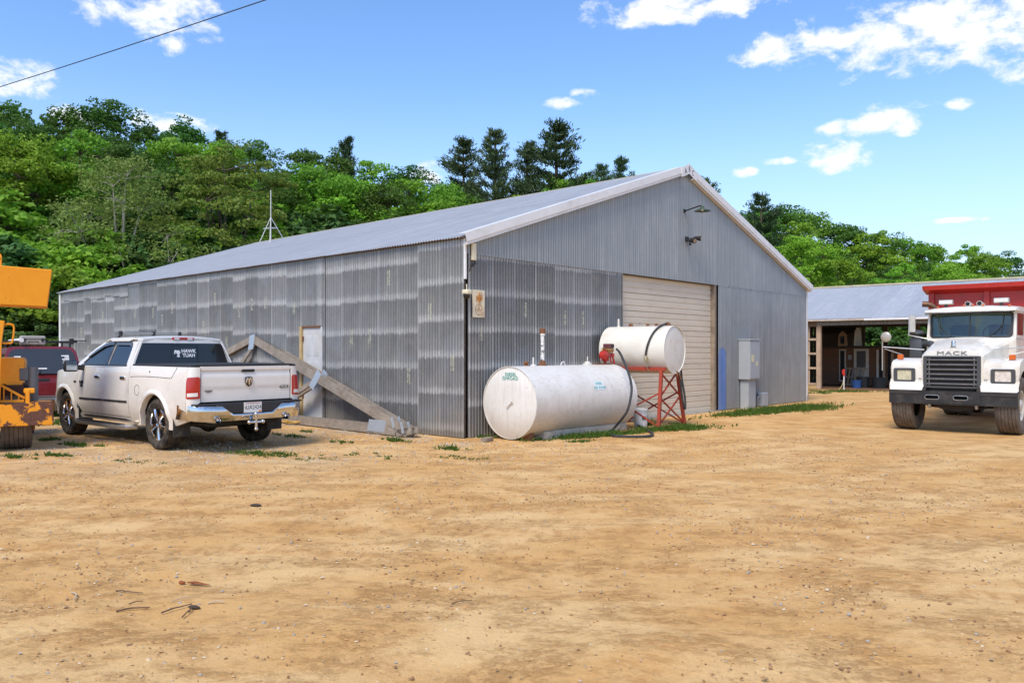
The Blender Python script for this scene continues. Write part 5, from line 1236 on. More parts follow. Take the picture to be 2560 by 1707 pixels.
# hose over the smaller tank with its nozzle (towards local +y = the big tank), and the looped drain hose at the outer end
hp = [W2(.14, 0, t2top + .06)] + [W2(.20 + .20 * i / 7, (RS + .03) * math.sin(R(12 + 92 * i / 7)), ZC + (RS + .03) * math.cos(R(12 + 92 * i / 7))) for i in range(8)]
b = B(); b.tube(smoothpath(hp, 4), .021, 8); h2 = b.done('tank_hose', HOSE); tag(h2, 'black hose draped over the smaller tank with a brass nozzle', 'hose')
e = hp[-1]; b = B(); b.tube([e, e + Vector((.0, -.01, -.07)), e + Vector((.01, -.02, -.12))], [.028, .035, .02], 8); b.tube([e + Vector((.03, 0, -.02)), e + Vector((.06, -.01, -.07)), e + Vector((.03, -.01, -.13))], .008, 5); b.tube([e + Vector((.01, -.02, -.12)), e + Vector((.02, -.02, -.2)), e + Vector((.06, -.02, -.30))], .008, 5); b.done('hose_nozzle', mat('brass fitting', (.42, .36, .22), .4, .5), h2)
hp = [W2(.0, -.10, ZC - RS + .02), W2(-.04, -.16, ZC - RS - .05), W2(-.05, -.22, .72), W2(-.06, -.30, .42), W2(-.06, -.38, .38), W2(-.03, -.42, .60), W2(.03, -.40, 1.0), W2(.04, -.36, 1.30)]
b = B(); b.tube(smoothpath(hp, 5), .022, 8); h3 = b.done('drain_hose', HOSE); tag(h3, 'black drain hose looped below the outer end of the smaller tank', 'hose')
b = B(); p = hp[0]; b.cyl(p + Vector((0, 0, .03)), p + Vector((0, 0, -.09)), .028, n=10); b.beam(p + Vector((.05, -.02, -.03)), p + Vector((.09, -.03, -.14)), .015, .02); b.done('drain_valve', RUST, h3)
# plastic pail by the stand
pl_ = bthing('plastic_pail', 'white plastic pail with printed label standing under the red stand', 'pail', 4.12, -1.02)
b = B(); b.lathe([(0, .01), (.125, .01), (.13, .0), (.145, .30), (.15, .30), (.15, .315), (.146, .315), (.147, .335), (.155, .335), (.155, .37), (.147, .37), (.135, .02), (0, .02)], 28); b.done('pail_body', mat('white pail plastic', (.76, .77, .77), .45, dirt=(.5, .45, .38), dirt_amt=.25), pl_)
def curved(name, m, a0, a1, z0, z1, par):
    b = B(); rr = lambda z: .13 + .015 * z / .3 + .0015
    b.loft([[Vector((rr(z) * math.cos(R(a0 + (a1 - a0) * i / 8)), rr(z) * math.sin(R(a0 + (a1 - a0) * i / 8)), z)) for i in range(9)] for z in (z0, z1)], closed=False, caps=False); return b.done(name, m, par)
curved('pail_label', mat('blue label print', (.03, .10, .38), .5), -72, -20, .16, .25, pl_); curved('pail_label', mat('orange label print', (.60, .25, .10), .5), -65, -25, .08, .145, pl_); curved('pail_label', BLK, -135, -100, .12, .22, pl_)
# ------------------------------------------------------------------ fittings on the gable
def goose():
    t = bthing('barn_light', 'green gooseneck barn lamp on the gable under the peak', 'lamp', 7.55, -.03, 5.05)
    GR = mat('green enamel', (.045, .085, .045), .35, var=.15, coat=.3)
    b = B(); b.lathe([(0, 0), (.05, .0), (.05, .02), (.03, .035), (.03, .05)], 14, Matrix.Rotation(R(90), 4, 'X')); b.done('wall_plate', BLK, t)
    b = B(); b.tube([(0, -.04, 0), (.0, -.2, .03), (0, -.38, .065), (0, -.46, .075), (0, -.50, .05)], .017, 8); b.done('arm', BLK, t)
    b = B(); b.lathe([(.03, .03), (.045, .02), (.05, -.02), (.09, -.035), (.20, -.085), (.205, -.095), (.19, -.092), (.08, -.045), (.0, -.03)], 24, Matrix.Translation((0, -.51, .03))); b.done('shade', GR, t)
    b = B(); b.ball((0, -.51, -.035), .035); b.done('bulb', CLEARL, t)
    b = B(); b.cyl((0, .008, .0), (0, .008, -.68), .008, n=6); b.done('conduit', STEEL, t)
goose()
fl_ = bthing('floodlight', 'twin-headed black floodlight on the gable above the big door', 'floodlight', 7.66, -.03, 4.36)
b = B(); b.box((-.06, -.05, -.06), (.06, 0, .06), .01); b.done('junction_box', BLK, fl_)
for s, dz in ((1, .03), (-1, -.06)):
    b = B(); p0 = Vector((s * .05, -.06, dz * .5)); p1 = Vector((s * .11, -.16, dz)); p2 = Vector((s * .15, -.33, dz - .03)); b.tube([p0, p1], .015, 8); b.tube([p1, p1.lerp(p2, .3), p1.lerp(p2, .6), p2], [.035, .05, .055, .065], 12); hd = b.done('lamp_head', BLK, fl_)
    b = B(); b.cyl(p2, p2 + (p2 - p1).normalized() * .005, .055, n=12); b.done('lamp_face', mat('bronze lamp face', (.25, .19, .12), .3), hd)
b = B(); b.ball((0, -.11, -.13), .035); b.tube([(0, -.04, -.05), (0, -.1, -.1)], .01, 6); b.done('motion_sensor', BLK, fl_)
bx_ = bthing('wall_box', 'slim cream plastic antenna box high at the barn corner', 'wall box', .16, -.035, 3.20)
b = B(); b.box((-.05, -.07, 0), (.05, -.015, .31), .01); b.done('box_body', CREAM, bx_); b = B(); b.tube([(.02, -.04, .0), (.03, -.05, -.06), (-.02, -.05, -.09), (-.06, -.03, -.12), (-.08, -.01, -.2)], .014, 6); b.box((-.07, -.06, -.11), (-.0, -.02, -.05), .008); b.done('cable', BLK, bx_)
cm_ = bthing('dome_camera', 'cream security camera with black dome on the barn corner', 'camera', -.03, -.09, 2.58)
b = B(); b.box((-.06, -.08, 0), (.06, .07, .085), .02, seg=2); b.beam((.05, .05, .03), (.05, .05, .19), .014, .014); b.done('camera_body', CREAM, cm_)
b = B(); b.lathe([(.06, .01), (.062, -.02), (.055, -.06), (.035, -.085), (0, -.095)], 18); b.done('dome', mat('black dome', (.01, .01, .01), .15), cm_)
# rusty sign
q = NB('rusted white sign'); c = q.co('Object'); s = q.sep(c); n_ = q.noise(c, 9, 6, .7); n2 = q.noise(q.co('Object', (1, 1, .35)), 14, 5, .7)
d = q.math('SQRT', q.math('ADD', q.math('POWER', q.math('SUBTRACT', s[0], .03), 2.0), q.math('POWER', q.math('MULTIPLY', q.math('SUBTRACT', s[2], .34), .9), 2.0)))
m = q.rng(q.math('ADD', d, q.math('MULTIPLY', q.math('SUBTRACT', n_, .5), .28)), .12, .03)
run_ = q.math('MULTIPLY', q.math('MULTIPLY', q.rng(s[2], .36, .1), q.rng(s[0], .0, .08)), q.rng(n2, .45, .65))
q.set(Base_Color=q.mix(q.math('MAXIMUM', m, q.math('MULTIPLY', run_, .6)), (.74, .66, .47), q.mix(q.rng(n2, .4, .6), (.55, .23, .04), (.30, .11, .03))), Roughness=.6)
sg = bthing('wall_sign', 'small rust-stained white sign with a circle emblem by the barn corner', 'sign', .33, -.028, 2.18)
b = B(); M = frame((0, 0, 0), (1, 0, 0), (0, 0, 1)); b.prism(rrect(-.155, 0, .155, .50, .02), .0, .006, M); b.done('sign_plate', q.m, sg)
EMB = mat('rust print', (.42, .20, .07), .7)
b = B(); b.tube([(.085 * math.cos(R(a)) + .0, -.008, .145 + .10 * math.sin(R(a))) for a in range(0, 361, 15)], .005, 4); b.beam((-.085, -.008, .145), (.085, -.008, .145), .006, .006); b.beam((0, -.008, .045), (0, -.008, .245), .006, .006, up=(0, 1, 0)); b.tube([(-.05, -.008, .10), (0, -.008, .21), (.05, -.008, .10)], .004, 4); b.done('sign_emblem', EMB, sg)
b = B(); b.beam((-.07, -.008, .36), (.08, -.008, .36), .005, .03); b.beam((0, -.008, .27), (0, -.008, .46), .005, .03, up=(0, 1, 0)); b.done('sign_cross', mat('orange rust print', (.55, .24, .05), .7), sg)
# electrical cabinet, pedestal, small box
EG = mat('grey electrical enamel', (.40, .43, .45), .5, var=.06, dirt=(.3, .28, .24), dirt_amt=.2)
ec = bthing('electrical_cabinet', 'grey electrical cabinet on a pedestal against the gable', 'electrical cabinet', 10.42, -.03)
b = B(); b.box((.0, -.34, .80), (.60, -.0, 1.88), .012); cb_ = b.done('cabinet_body', EG, ec)
b = B(); b.box((-.02, -.37, 1.872), (.62, -.0, 1.905), .006); b.done('rain_cap', EG, cb_); b = B(); b.box((.03, -.352, .83), (.57, -.341, 1.85), .004); b.done('cabinet_door', EG, cb_)
b = B(); b.box((.08, -.356, 1.28), (.24, -.353, 1.48)); b.box((.34, -.356, 1.17), (.46, -.353, 1.30)); b.done('warning_label', mat('yellow white label', (.68, .64, .42), .6, var=.2, vs=20), cb_)
b = B(); b.box((.605, -.30, 1.13), (.66, -.2, 1.33), .01); b.beam((.66, -.25, 1.25), (.68, -.25, 1.08), .02, .03); b.done('switch_handle', STEEL, cb_)
b = B(); b.box((.08, -.27, -.02), (.50, -.02, .80), .006); b.done('pedestal', EG, ec)
sb_ = bthing('cable_box', 'small grey cable box at the foot of the gable', 'cable box', 11.55, -.03)
b = B(); b.box((.0, -.20, .0), (.32, -.02, .40), .02); b.done('box_body', EG, sb_); b = B(); b.tube(smoothpath([(-.08, -.05, -.02), (-.08, -.06, .22), (-.06, -.08, .28), (.02, -.1, .30)], 4), .028, 8); b.done('conduit', STEEL, sb_)
# conduit stub at the right corner
b = B(); b.tube([(0, 0, 0), (0, 0, .16), (.0, -.05, .22)], .02, 8); o = b.done('conduit_stub', STEEL); o.location = bp(GW - .12, -.09, 0); o.rotation_euler = (0, 0, BA); tag(o, 'short grey pipe stub at the white barn corner', 'pipe')
# antenna tripod on the roof
an = thing('roof_antenna', 'white mast on a tripod standing on the far barn roof', 'antenna', bp(GW / 2 - 1.0, BL - 2.8, RH - .30), BA)
WM = mat('white mast paint', (.52, .52, .50), .5)
b = B(); b.cyl((0, 0, .0), (0, 0, 2.0), .02, n=8); b.done('mast', WM, an)
for a, zz in ((0, .18), (125, -.20), (235, -.20)): b = B(); b.beam((.55 * math.cos(R(a)), .55 * math.sin(R(a)), zz), (0, 0, .95), .026, .026); b.done('leg', WM, an)
b = B(); b.tube([(.30 * math.cos(R(a)), .30 * math.sin(R(a)), .52 + (.05 if a % 360 == 0 else -.0)) for a in (0, 125, 235, 360)], .015, 5); b.done('brace_ring', WM, an)
# ------------------------------------------------------------------ timber roof trusses leaning on the side wall
def truss(off, lab):
    t = thing('roof_truss', lab, 'truss', bp(-.62 - off, 1.0, 0), BA)
    q = WOODT
    sinT, cosT = .205, .979
    def P(y, h, o=0.0): return Vector((.028 * y + h * sinT - o * cosT * 0 + o, y, h * cosT + .005))
    H, HF = 1.92, 6.2
    def mem(y0, h0, y1, h1, wd, nm, ext=0.0):
        b = B(); b.beam(P(y0, h0), P(y1, h1), .042, wd, .003, up=Vector((sinT, 0, cosT)), ext=ext); return b.done(nm, q, t)
    mem(-.10, .10, HF, H - .02, .18, 'top_chord', .06); mem(HF + .03, H - .02, 2 * HF, .10, .18, 'top_chord', .06)
    mem(.18, .095, 2 * HF - .2, .095, .17, 'bottom_chord'); mem(3.15, .98, 4.9, .20, .11, 'web'); mem(HF - .1, H - .16, HF + 1.3, .2, .11, 'web'); mem(9.3, .98, 7.6, .2, .11, 'web')
    mem(-.25, .13, .15, .06, .14, 'heel_block')
    g = mat('galvanised plate', (.52, .56, .58), .4, .6, var=.12, vs=30, bump=.6, bs=120)
    for y, h, w_, hh, a in ((.75, .16, .55, .22, 0), (3.15, .98, .40, .20, 60), (HF, H - .10, .22, .36, 8), (9.3, .98, .4, .2, -60)):
        b = B(); M = frame(P(y, h) + Vector((-.025, 0, 0)), (0, -1, 0), (sinT, 0, cosT)) @ Matrix.Rotation(R(a), 4, 'Z'); b.box((-w_ / 2, -hh / 2, -.003), (w_ / 2, hh / 2, .003), .0, M); b.done('gusset_plate', g, t)
    for y, h in ((.0, .17), (.30, .25)):
        b = B(); M = frame(P(y, h) + Vector((-.024, 0, 0)), (0, -1, 0), (sinT, 0, cosT)) @ Matrix.Rotation(R(28), 4, 'Z'); b.box((-.03, -.11, -.003), (.03, .11, .003), 0, M); b.done('gusset_plate', g, t)
    return t
WOODT = mat('weathered truss timber', (.33, .28, .225), .85, var=.25, vs=2.5, grain=(18, 1.2, 18), dirt=(.15, .10, .065), dirt_amt=.4, ds=3, bump=.25, bs=25)
truss(.0, 'outer of two weathered timber trusses leaning on the barn side wall'); truss(-.16, 'inner timber truss tucked between the outer truss and the wall')
# coil of yellow cord on the door sill
b = B(); rr_ = random.Random(4); b.tube(smoothpath([Vector((.26 * math.cos(a * .9) * (1 + .25 * math.sin(a * 2.3)), .30 * math.sin(a * .9) * (1 + .2 * math.cos(a * 1.7)), .02 + .012 * (a % 5))) for a in range(26)], 4), .012, 5); o = b.done('extension_cord', mat('yellow cord', (.58, .36, .08), .6)); o.location = bp(-.42, 4.75, .02); o.rotation_euler = (0, 0, BA); tag(o, 'coiled yellow extension cord before the side door', 'cord')
# overhead wire
A_ = pix(0, 218, 26); B_ = pix(667, 0, 19); dv = B_ - A_; b = B()
b.tube([A_ + dv * t + Vector((0, 0, .10 * (t - .5) ** 2 - .02)) for t in [x_ * .25 - 2 for x_ in range(0, 21)]], .014, 6); o = b.done('overhead_wire', BLK); tag(o, 'black overhead wire crossing the sky above the wood', 'wire')
# ------------------------------------------------------------------ orange-yellow loader at the left
def build_loader():
    T = thing('wheel_loader', 'rust-chipped orange-yellow loader with barred grille and raised box', 'loader', (-7.86, 12.75, 0), R(30))
    T.scale = (.85, 1, 1)
    q = NB('chipped yellow orange paint'); c = q.co('Object'); n = q.noise(c, 2.2, 5, .6); n2 = q.noise(c, 15, 6, .72)
    base = q.mix(q.rng(n, .3, .7), (.80, .285, .004), (.88, .36, .008))
    base = q.mix(q.rng(n2, .655, .69), base, (.12, .05, .025)); q.set(Base_Color=base, Roughness=q.rng(n, .3, .7, .4, .55)); Y = q.m
    q = NB('peeling yellow over rust'); c = q.co('Object'); n = q.noise(c, 3.4, 7, .66, .5); n2 = q.noise(c, 22, 5, .7)
    base = q.mix(q.rng(n2, .3, .7), (.085, .032, .022), (.16, .065, .038)); q.set(Base_Color=q.mix(q.rng(n, .50, .53), base, (.84, .32, .008)), Roughness=.7); q.bump(n, .4, .01); YR = q.m
    # local: x to the right along the machine's face, -y towards the yard, centre of the face near x = -.65
    cx = -.62
    b = B(); b.prism([(-1.85, .40), (.58, .40), (.60, .43), (.60, .74), (.57, .77), (.30, .775), (.16, .74), (-1.4, .74), (-1.85, .77)], -.04, .22, frame((0, -.12, 0), (1, 0, 0), (0, 0, 1)), .012); bp_ = b.done('counterweight', YR, T)
    b = B(); b.box((.15, -.215, .46), (.22, -.165, .96), .01); b.box((.12, -.20, .90), (.30, -.06, .98), .015); b.done('hinge_lug', Y, bp_)
    b = B(); b.box((.20, -.02, .30), (.30, .10, .40), .02); b.done('tow_pin', RUST, bp_)
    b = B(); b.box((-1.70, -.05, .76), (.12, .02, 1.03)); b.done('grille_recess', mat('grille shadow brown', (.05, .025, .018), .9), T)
    gr = B(); gr.prism([(-1.72, .76), (.13, .76), (.13, .82), (-.20, 1.06), (-1.5, 1.06), (-1.72, 1.0)], 0, .03, frame((0, -.075, 0), (1, 0, 0), (0, 0, 1)))
    gr.bm.free()
    gf = thing_part('grille', T)
    for x0, x1, z0, z1 in ((-1.72, .13, .755, .80), (-1.72, -.25, 1.03, 1.065)): b = B(); b.box((x0, -.13, z0), (x1, -.08, z1), .006); b.done('grille_rail', Y, gf)
    b = B(); b.beam((-.26, -.105, 1.045), (.14, -.105, .82), .05, .04, .005); b.done('grille_rail', Y, gf)
    for k in range(15):
        x = -1.62 + .118 * k; zt = 1.04 if x < -.22 else 1.04 - (x + .22) * .6
        b = B(); b.box((x, -.125, .79), (x + .022, -.095, zt), .003); b.done('grille_bar', Y, gf)
    for x in (-.33, -1.25):
        b = B(); b.lathe([(0, .03), (.05, .025), (.078, .0), (.085, -.02), (.085, -.06)], 20, Matrix.Translation((x, -.06, .92)) @ Matrix.Rotation(R(90), 4, 'X')); b.done('headlight', CLEARL, T)
    b = B(); b.prism([(-1.70, 1.06), (-.18, 1.06), (.06, .90), (.10, 1.05), (.14, 1.40), (.10, 1.455), (-1.66, 1.455), (-1.72, 1.40)], -1.5, -.02, frame((0, 0, 0), (1, 0, 0), (0, 0, 1)), .012); b.done('engine_hood', Y, T)
    b = B(); b.cyl((.27, .06, .78), (.27, .06, 1.31), .085, n=20); b.box((.05, .0, 1.10), (.20, .12, 1.29), .01); b.done('side_cylinder', mat('grey cylinder paint', (.12, .125, .13), .55, var=.12, dirt=(.2, .12, .06), dirt_amt=.3), T)
    # upright post panel with its grab handle, cab frame behind
    for x in (-.34, -1.25):
        b = B(); b.prism([(x - .16, .80), (x + .10, .80), (x + .12, 1.7), (x + .17, 2.03), (x - .12, 2.06), (x - .16, 1.7)], 0, .16, frame((0, -.16, 0), (1, 0, 0), (0, 0, 1)), .008); pn = b.done('post_panel', Y, T)
        if x > -1:
            b = B(); b.tube(smoothpath([(x + .15, -.24, 1.98), (x + .27, -.24, 1.98), (x + .31, -.24, 1.93), (x + .29, -.24, 1.73), (x + .25, -.24, 1.69), (x + .13, -.24, 1.69)], 4), .017, 8); b.done('grab_handle', Y, pn)
            for k in range(5): b = B(); b.cyl((x + .05, -.325, .95 + k * .23), (x + .05, -.335, .95 + k * .23), .014, n=8); b.done('rivet', RUST, pn)
    # lift arms and raised box
    for x in (-.75, -1.05): b = B(); b.beam((x, 1.3, 1.2), (x, .1, 2.5), .12, .22, .01); b.done('lift_arm', Y, T)
    b = B(); rings = [[Vector((-2.0, y, z)) for y, z in ((-.35, 2.32), (-.40, 2.94), (.30, 2.94), (.35, 2.32))], [Vector((.50, y, z)) for y, z in ((-.35, 2.26), (-.40, 2.845), (.30, 2.845), (.35, 2.26))]]
    rings[1][1].x += .08; rings[1][2].x += .08
    b.loft(rings); bmesh.ops.bevel(b.bm, geom=b.bm.edges[:], offset=.012, segments=1, affect='EDGES'); bk = b.done('raised_box', Y, T)
    b = B(); b.lathe([(0, -.03), (.06, -.03), (.06, .03), (0, .03)], 14, Matrix.Translation((-.28, -.15, 3.03)) @ Matrix.Rotation(R(90), 4, 'X')); b.box((-.34, -.18, 2.88), (-.22, -.12, 3.03), .01); b.done('lifting_lug', Y, bk)
    for x in (.0, -1.20):
        for y in (.35, 2.9):
            e = wheel(T, (x, y, .52), .53, .50, .30, 1 if x > -.6 else -1, MATS['chipped yellow orange paint'] if False else Y, 'steel', DUSTYRE); e.rotation_euler = (0, 0, R(-90))
            e.scale = (1, 1, 1)
    b = B(); b.box((-1.5, .05, .45), (.0, 3.4, 1.0), .03); b.box((-1.35, 1.6, 1.0), (-.1, 3.3, 1.35), .04); b.done('chassis', mat('machine underside', (.03, .025, .02), .9), T)
    b = B(); b.box((-1.3, 1.7, 1.35), (-.15, 3.2, 1.45)); b.done('deck', Y, T)
build_loader()
# ------------------------------------------------------------------ maroon pickup with a cap, behind
def build_red_truck():
    hd = Vector((-.60, .80, 0)); lf = Vector((-.80, -.60, 0))
    rc = pix(206, 880, 19.6); rc.z = 0
    loc = rc + lf * .84
    T = thing('pickup_truck', 'maroon pickup with a dark-windowed cap and roof rack, beyond the white pickup', 'pickup truck', loc, math.atan2(hd.y, hd.x))
    MR = mat('maroon paint', (.19, .012, .018), .28, var=.1, vs=2, coat=.5, dirt=(.13, .03, .03), dirt_amt=.25)
    GL = mat('grey cap glass', (.045, .05, .055), .08, var=.05, spec=.6)
    # local +x forward from the tailgate, y left
    W = .84
    bodyp = lambda s: (lambda a, b, d: Vector((a, s * (W - .04 * max(0, (b - .8) / .3) ** 2 - .05 * max(0, (.6 - b) / .25) - d - .03 * max(0, (a - 4.3) / .4)), b)))
    for s in (1, -1):
        panel('body_side', MR, [(.03, .42), (.02, 1.03), (1.9, 1.03), (3.6, 1.03), (4.75, .92), (4.8, .45)] + arc(4.0, .36, .40, -5, 185, 14) + arc(1.0, .36, .40, -5, 185, 14), bodyp(s), T, step=.3, depth=.04)
        panel('cap_side', MR, [(.06, 1.03), (.14, 1.55), (.26, 1.64), (1.86, 1.66), (1.86, 1.03)], lambda a, b, d: Vector((a, s * (W - .02 - .14 * ((b - 1.03) / .63) ** 2 - d), b)), T, holes=([(.35, 1.15), (.38, 1.5), (1.7, 1.5), (1.7, 1.15)],), step=.3, depth=.03)
        panel('cap_side_window', GL, [(.33, 1.13), (.36, 1.52), (1.72, 1.52), (1.72, 1.13)], lambda a, b, d: Vector((a, s * (W - .045 - .14 * ((b - 1.03) / .63) ** 2), b)), T, step=.3, depth=0)
        panel('cab_side', MR, [(1.9, 1.03), (1.95, 1.60), (2.9, 1.60), (3.5, 1.03)], lambda a, b, d: Vector((a, s * (W - .03 - .14 * ((b - 1.03) / .6) - d), b)), T, holes=([(2.1, 1.1), (2.12, 1.52), (2.82, 1.52), (3.2, 1.1)],), step=.3, depth=.03)
        panel('side_window', GL, [(2.08, 1.08), (2.1, 1.54), (2.84, 1.54), (3.24, 1.08)], lambda a, b, d: Vector((a, s * (W - .05 - .14 * ((b - 1.03) / .6)), b)), T, step=.3, depth=0)
        b = B(); b.box((-.012, s * .70, .68), (.05, s * .835, .98), .015); b.done('tail_lamp', REDL, T)
        for ax in (1.0, 4.0): wheel(T, (ax, s * .72, .36), .36, .22, .20, s, STEEL, 'steel')
    panel('tailgate', MR, [(-.69, .50), (-.69, 1.0), (.69, 1.0), (.69, .50)], lambda a, b, d: Vector((.0 + d + .012 * (1 if b > .9 else 0) - .01 * (1 - (a / .7) ** 2), a, b)), T, step=.3, stepb=.06, depth=.05)
    b = B(); b.box((-.022, -.14, .86), (.01, .14, .92), .01); b.done('tailgate_handle', BLK, T)
    # cap back: maroon frame, big dark hatch glass
    cb_ = lambda off: (lambda a, b, d: Vector((.03 + (b - 1.03) * .22 - off + d, a, b)))
    panel('cap_back', MR, [(-W + .01, 1.03), (-.74, 1.52), (-.66, 1.64), (-.5, 1.685), (.5, 1.685), (.66, 1.64), (.74, 1.52), (W - .01, 1.03)], cb_(0), T, step=.3, depth=.06)
    hg = panel('hatch_glass', GL, [(-.76, 1.04), (-.68, 1.50), (-.62, 1.59), (-.5, 1.625), (.5, 1.625), (.62, 1.59), (.68, 1.50), (.76, 1.04)], cb_(.012), T, step=.3, depth=.01)
    stk = MATS['white sticker']
    ra = random.Random(2)
    for (y, z, n_, sw) in ((-.50, 1.46, 5, .16), (.52, 1.44, 4, .16), (.02, 1.16, 1, .26), (-.62, 1.33, 1, .1)):   # stickers: stacked ragged lines, too small to read
        for k in range(n_):
            w_ = sw * ra.uniform(.6, 1.0); zz = z - k * .042; o_ = cb_(.0225)(y, zz, 0)
            b = B(); b.box((-.0008, -w_ / 2, -.015), (.0008, w_ / 2, .015)); o = b.done('sticker', stk, hg); o.location = o_ + Vector((0, ra.uniform(-.02, .02), 0)); o.rotation_euler = (0, R(12.4), 0)
    b = B(); b.cyl((.0, .05, 1.06), (-.04, .05, 1.06), .02, n=10); b.box((-.05, .04, 1.05), (-.035, .06, 1.12)); b.done('hatch_latch', BLK, hg)
    rf = lambda a, b, d: Vector((a, b, 1.665 + .035 * (1 - (b / .7) ** 2) - .12 * max(0, (.30 - a) / .16) ** 2 * .3 - d))
    panel('cap_roof', MR, [(.17, -.66), (.17, .66), (1.88, .70), (1.88, -.70)], rf, T, step=.2, depth=.04)
    panel('cab_roof', MR, [(1.92, -.68), (1.92, .68), (2.92, .68), (2.92, -.68)], lambda a, b, d: Vector((a, b, 1.60 + .03 * (1 - (b / .7) ** 2) - d)), T, step=.3, depth=.04)
    panel('windshield', GL, [(-.70, 1.03), (-.66, 1.60), (.66, 1.60), (.70, 1.03)], lambda a, b, d: Vector((3.5 - (b - 1.03) * 1.05, a, b)), T, step=.4, depth=0)
    panel('bonnet', MR, [(3.45, -.76), (3.45, .76), (4.78, .7), (4.78, -.7)], lambda a, b, d: Vector((a, b, 1.04 - .05 * (a - 3.4) + .02 * (1 - (b / .8) ** 2) - d)), T, step=.3, depth=.04)
    b = B(); b.box((4.72, -.74, .45), (4.83, .74, .92), .03); b.done('front_end', BLK, T)
    b = B(); b.box((-.16, -.84, .40), (-.02, .84, .50), .02); b.box((-.17, -.80, .50), (-.06, .80, .515), .004); b.done('rear_bumper', mat('dull chrome bumper', (.30, .30, .30), .35, .7, dirt=(.05, .05, .05), dirt_amt=.5), T)
    b = B(); b.box((.05, -.74, .34), (4.7, .74, .95)); b.done('chassis', MATS['underbody black'], T)
    # rack, pipes and equipment case on the roof
    rk = thing_part('roof_rack', T)
    for x in (.35, 1.6): b = B(); b.beam((x, -.78, 1.80), (x, .78, 1.80), .04, .04, .004); b.done('cross_bar', BLK, rk); 
    for x in (.35, 1.6):
        for y in (-.62, .62): b = B(); b.beam((x, y, 1.66), (x, y, 1.80), .04, .04); b.done('rack_foot', BLK, rk)
    b = B(); b.beam((.30, -.98, 1.83), (.30, -.62, 1.83), .025, .025); b.box((.28, -.70, 1.74), (.36, -.60, 1.88), .01); b.done('rack_end', BLK, rk)
    b = B(); b.cyl((.1, .42, 1.83), (2.9, .42, 1.83), .05, n=12); o = b.done('white_pipe', WHT, rk)
    c = thing('equipment_case', 'grey hard case strapped on the maroon pickup roof rack', 'case', loc + hd * .30 + lf * .16 + Vector((0, 0, 1.72)), math.atan2(hd.y, hd.x))
    GC = mat('grey hard plastic', (.36, .34, .30), .55, var=.08)
    b = B(); b.box((0, -.26, 0), (.40, .26, .12), .02); b.done('case_base', GC, c); b = B(); b.box((0, -.26, .125), (.40, .26, .22), .025); b.done('case_lid', GC, c)
    b = B(); b.tube([(-.01, -.10, .06), (-.05, -.10, .08), (-.05, .10, .08), (-.01, .10, .06)], .012, 6); b.done('case_handle', BLK, c)
    for y in (-.19, .19): b = B(); b.box((-.015, y - .025, .08), (.0, y + .025, .16), .004); b.done('case_latch', BLK, c)
build_red_truck()
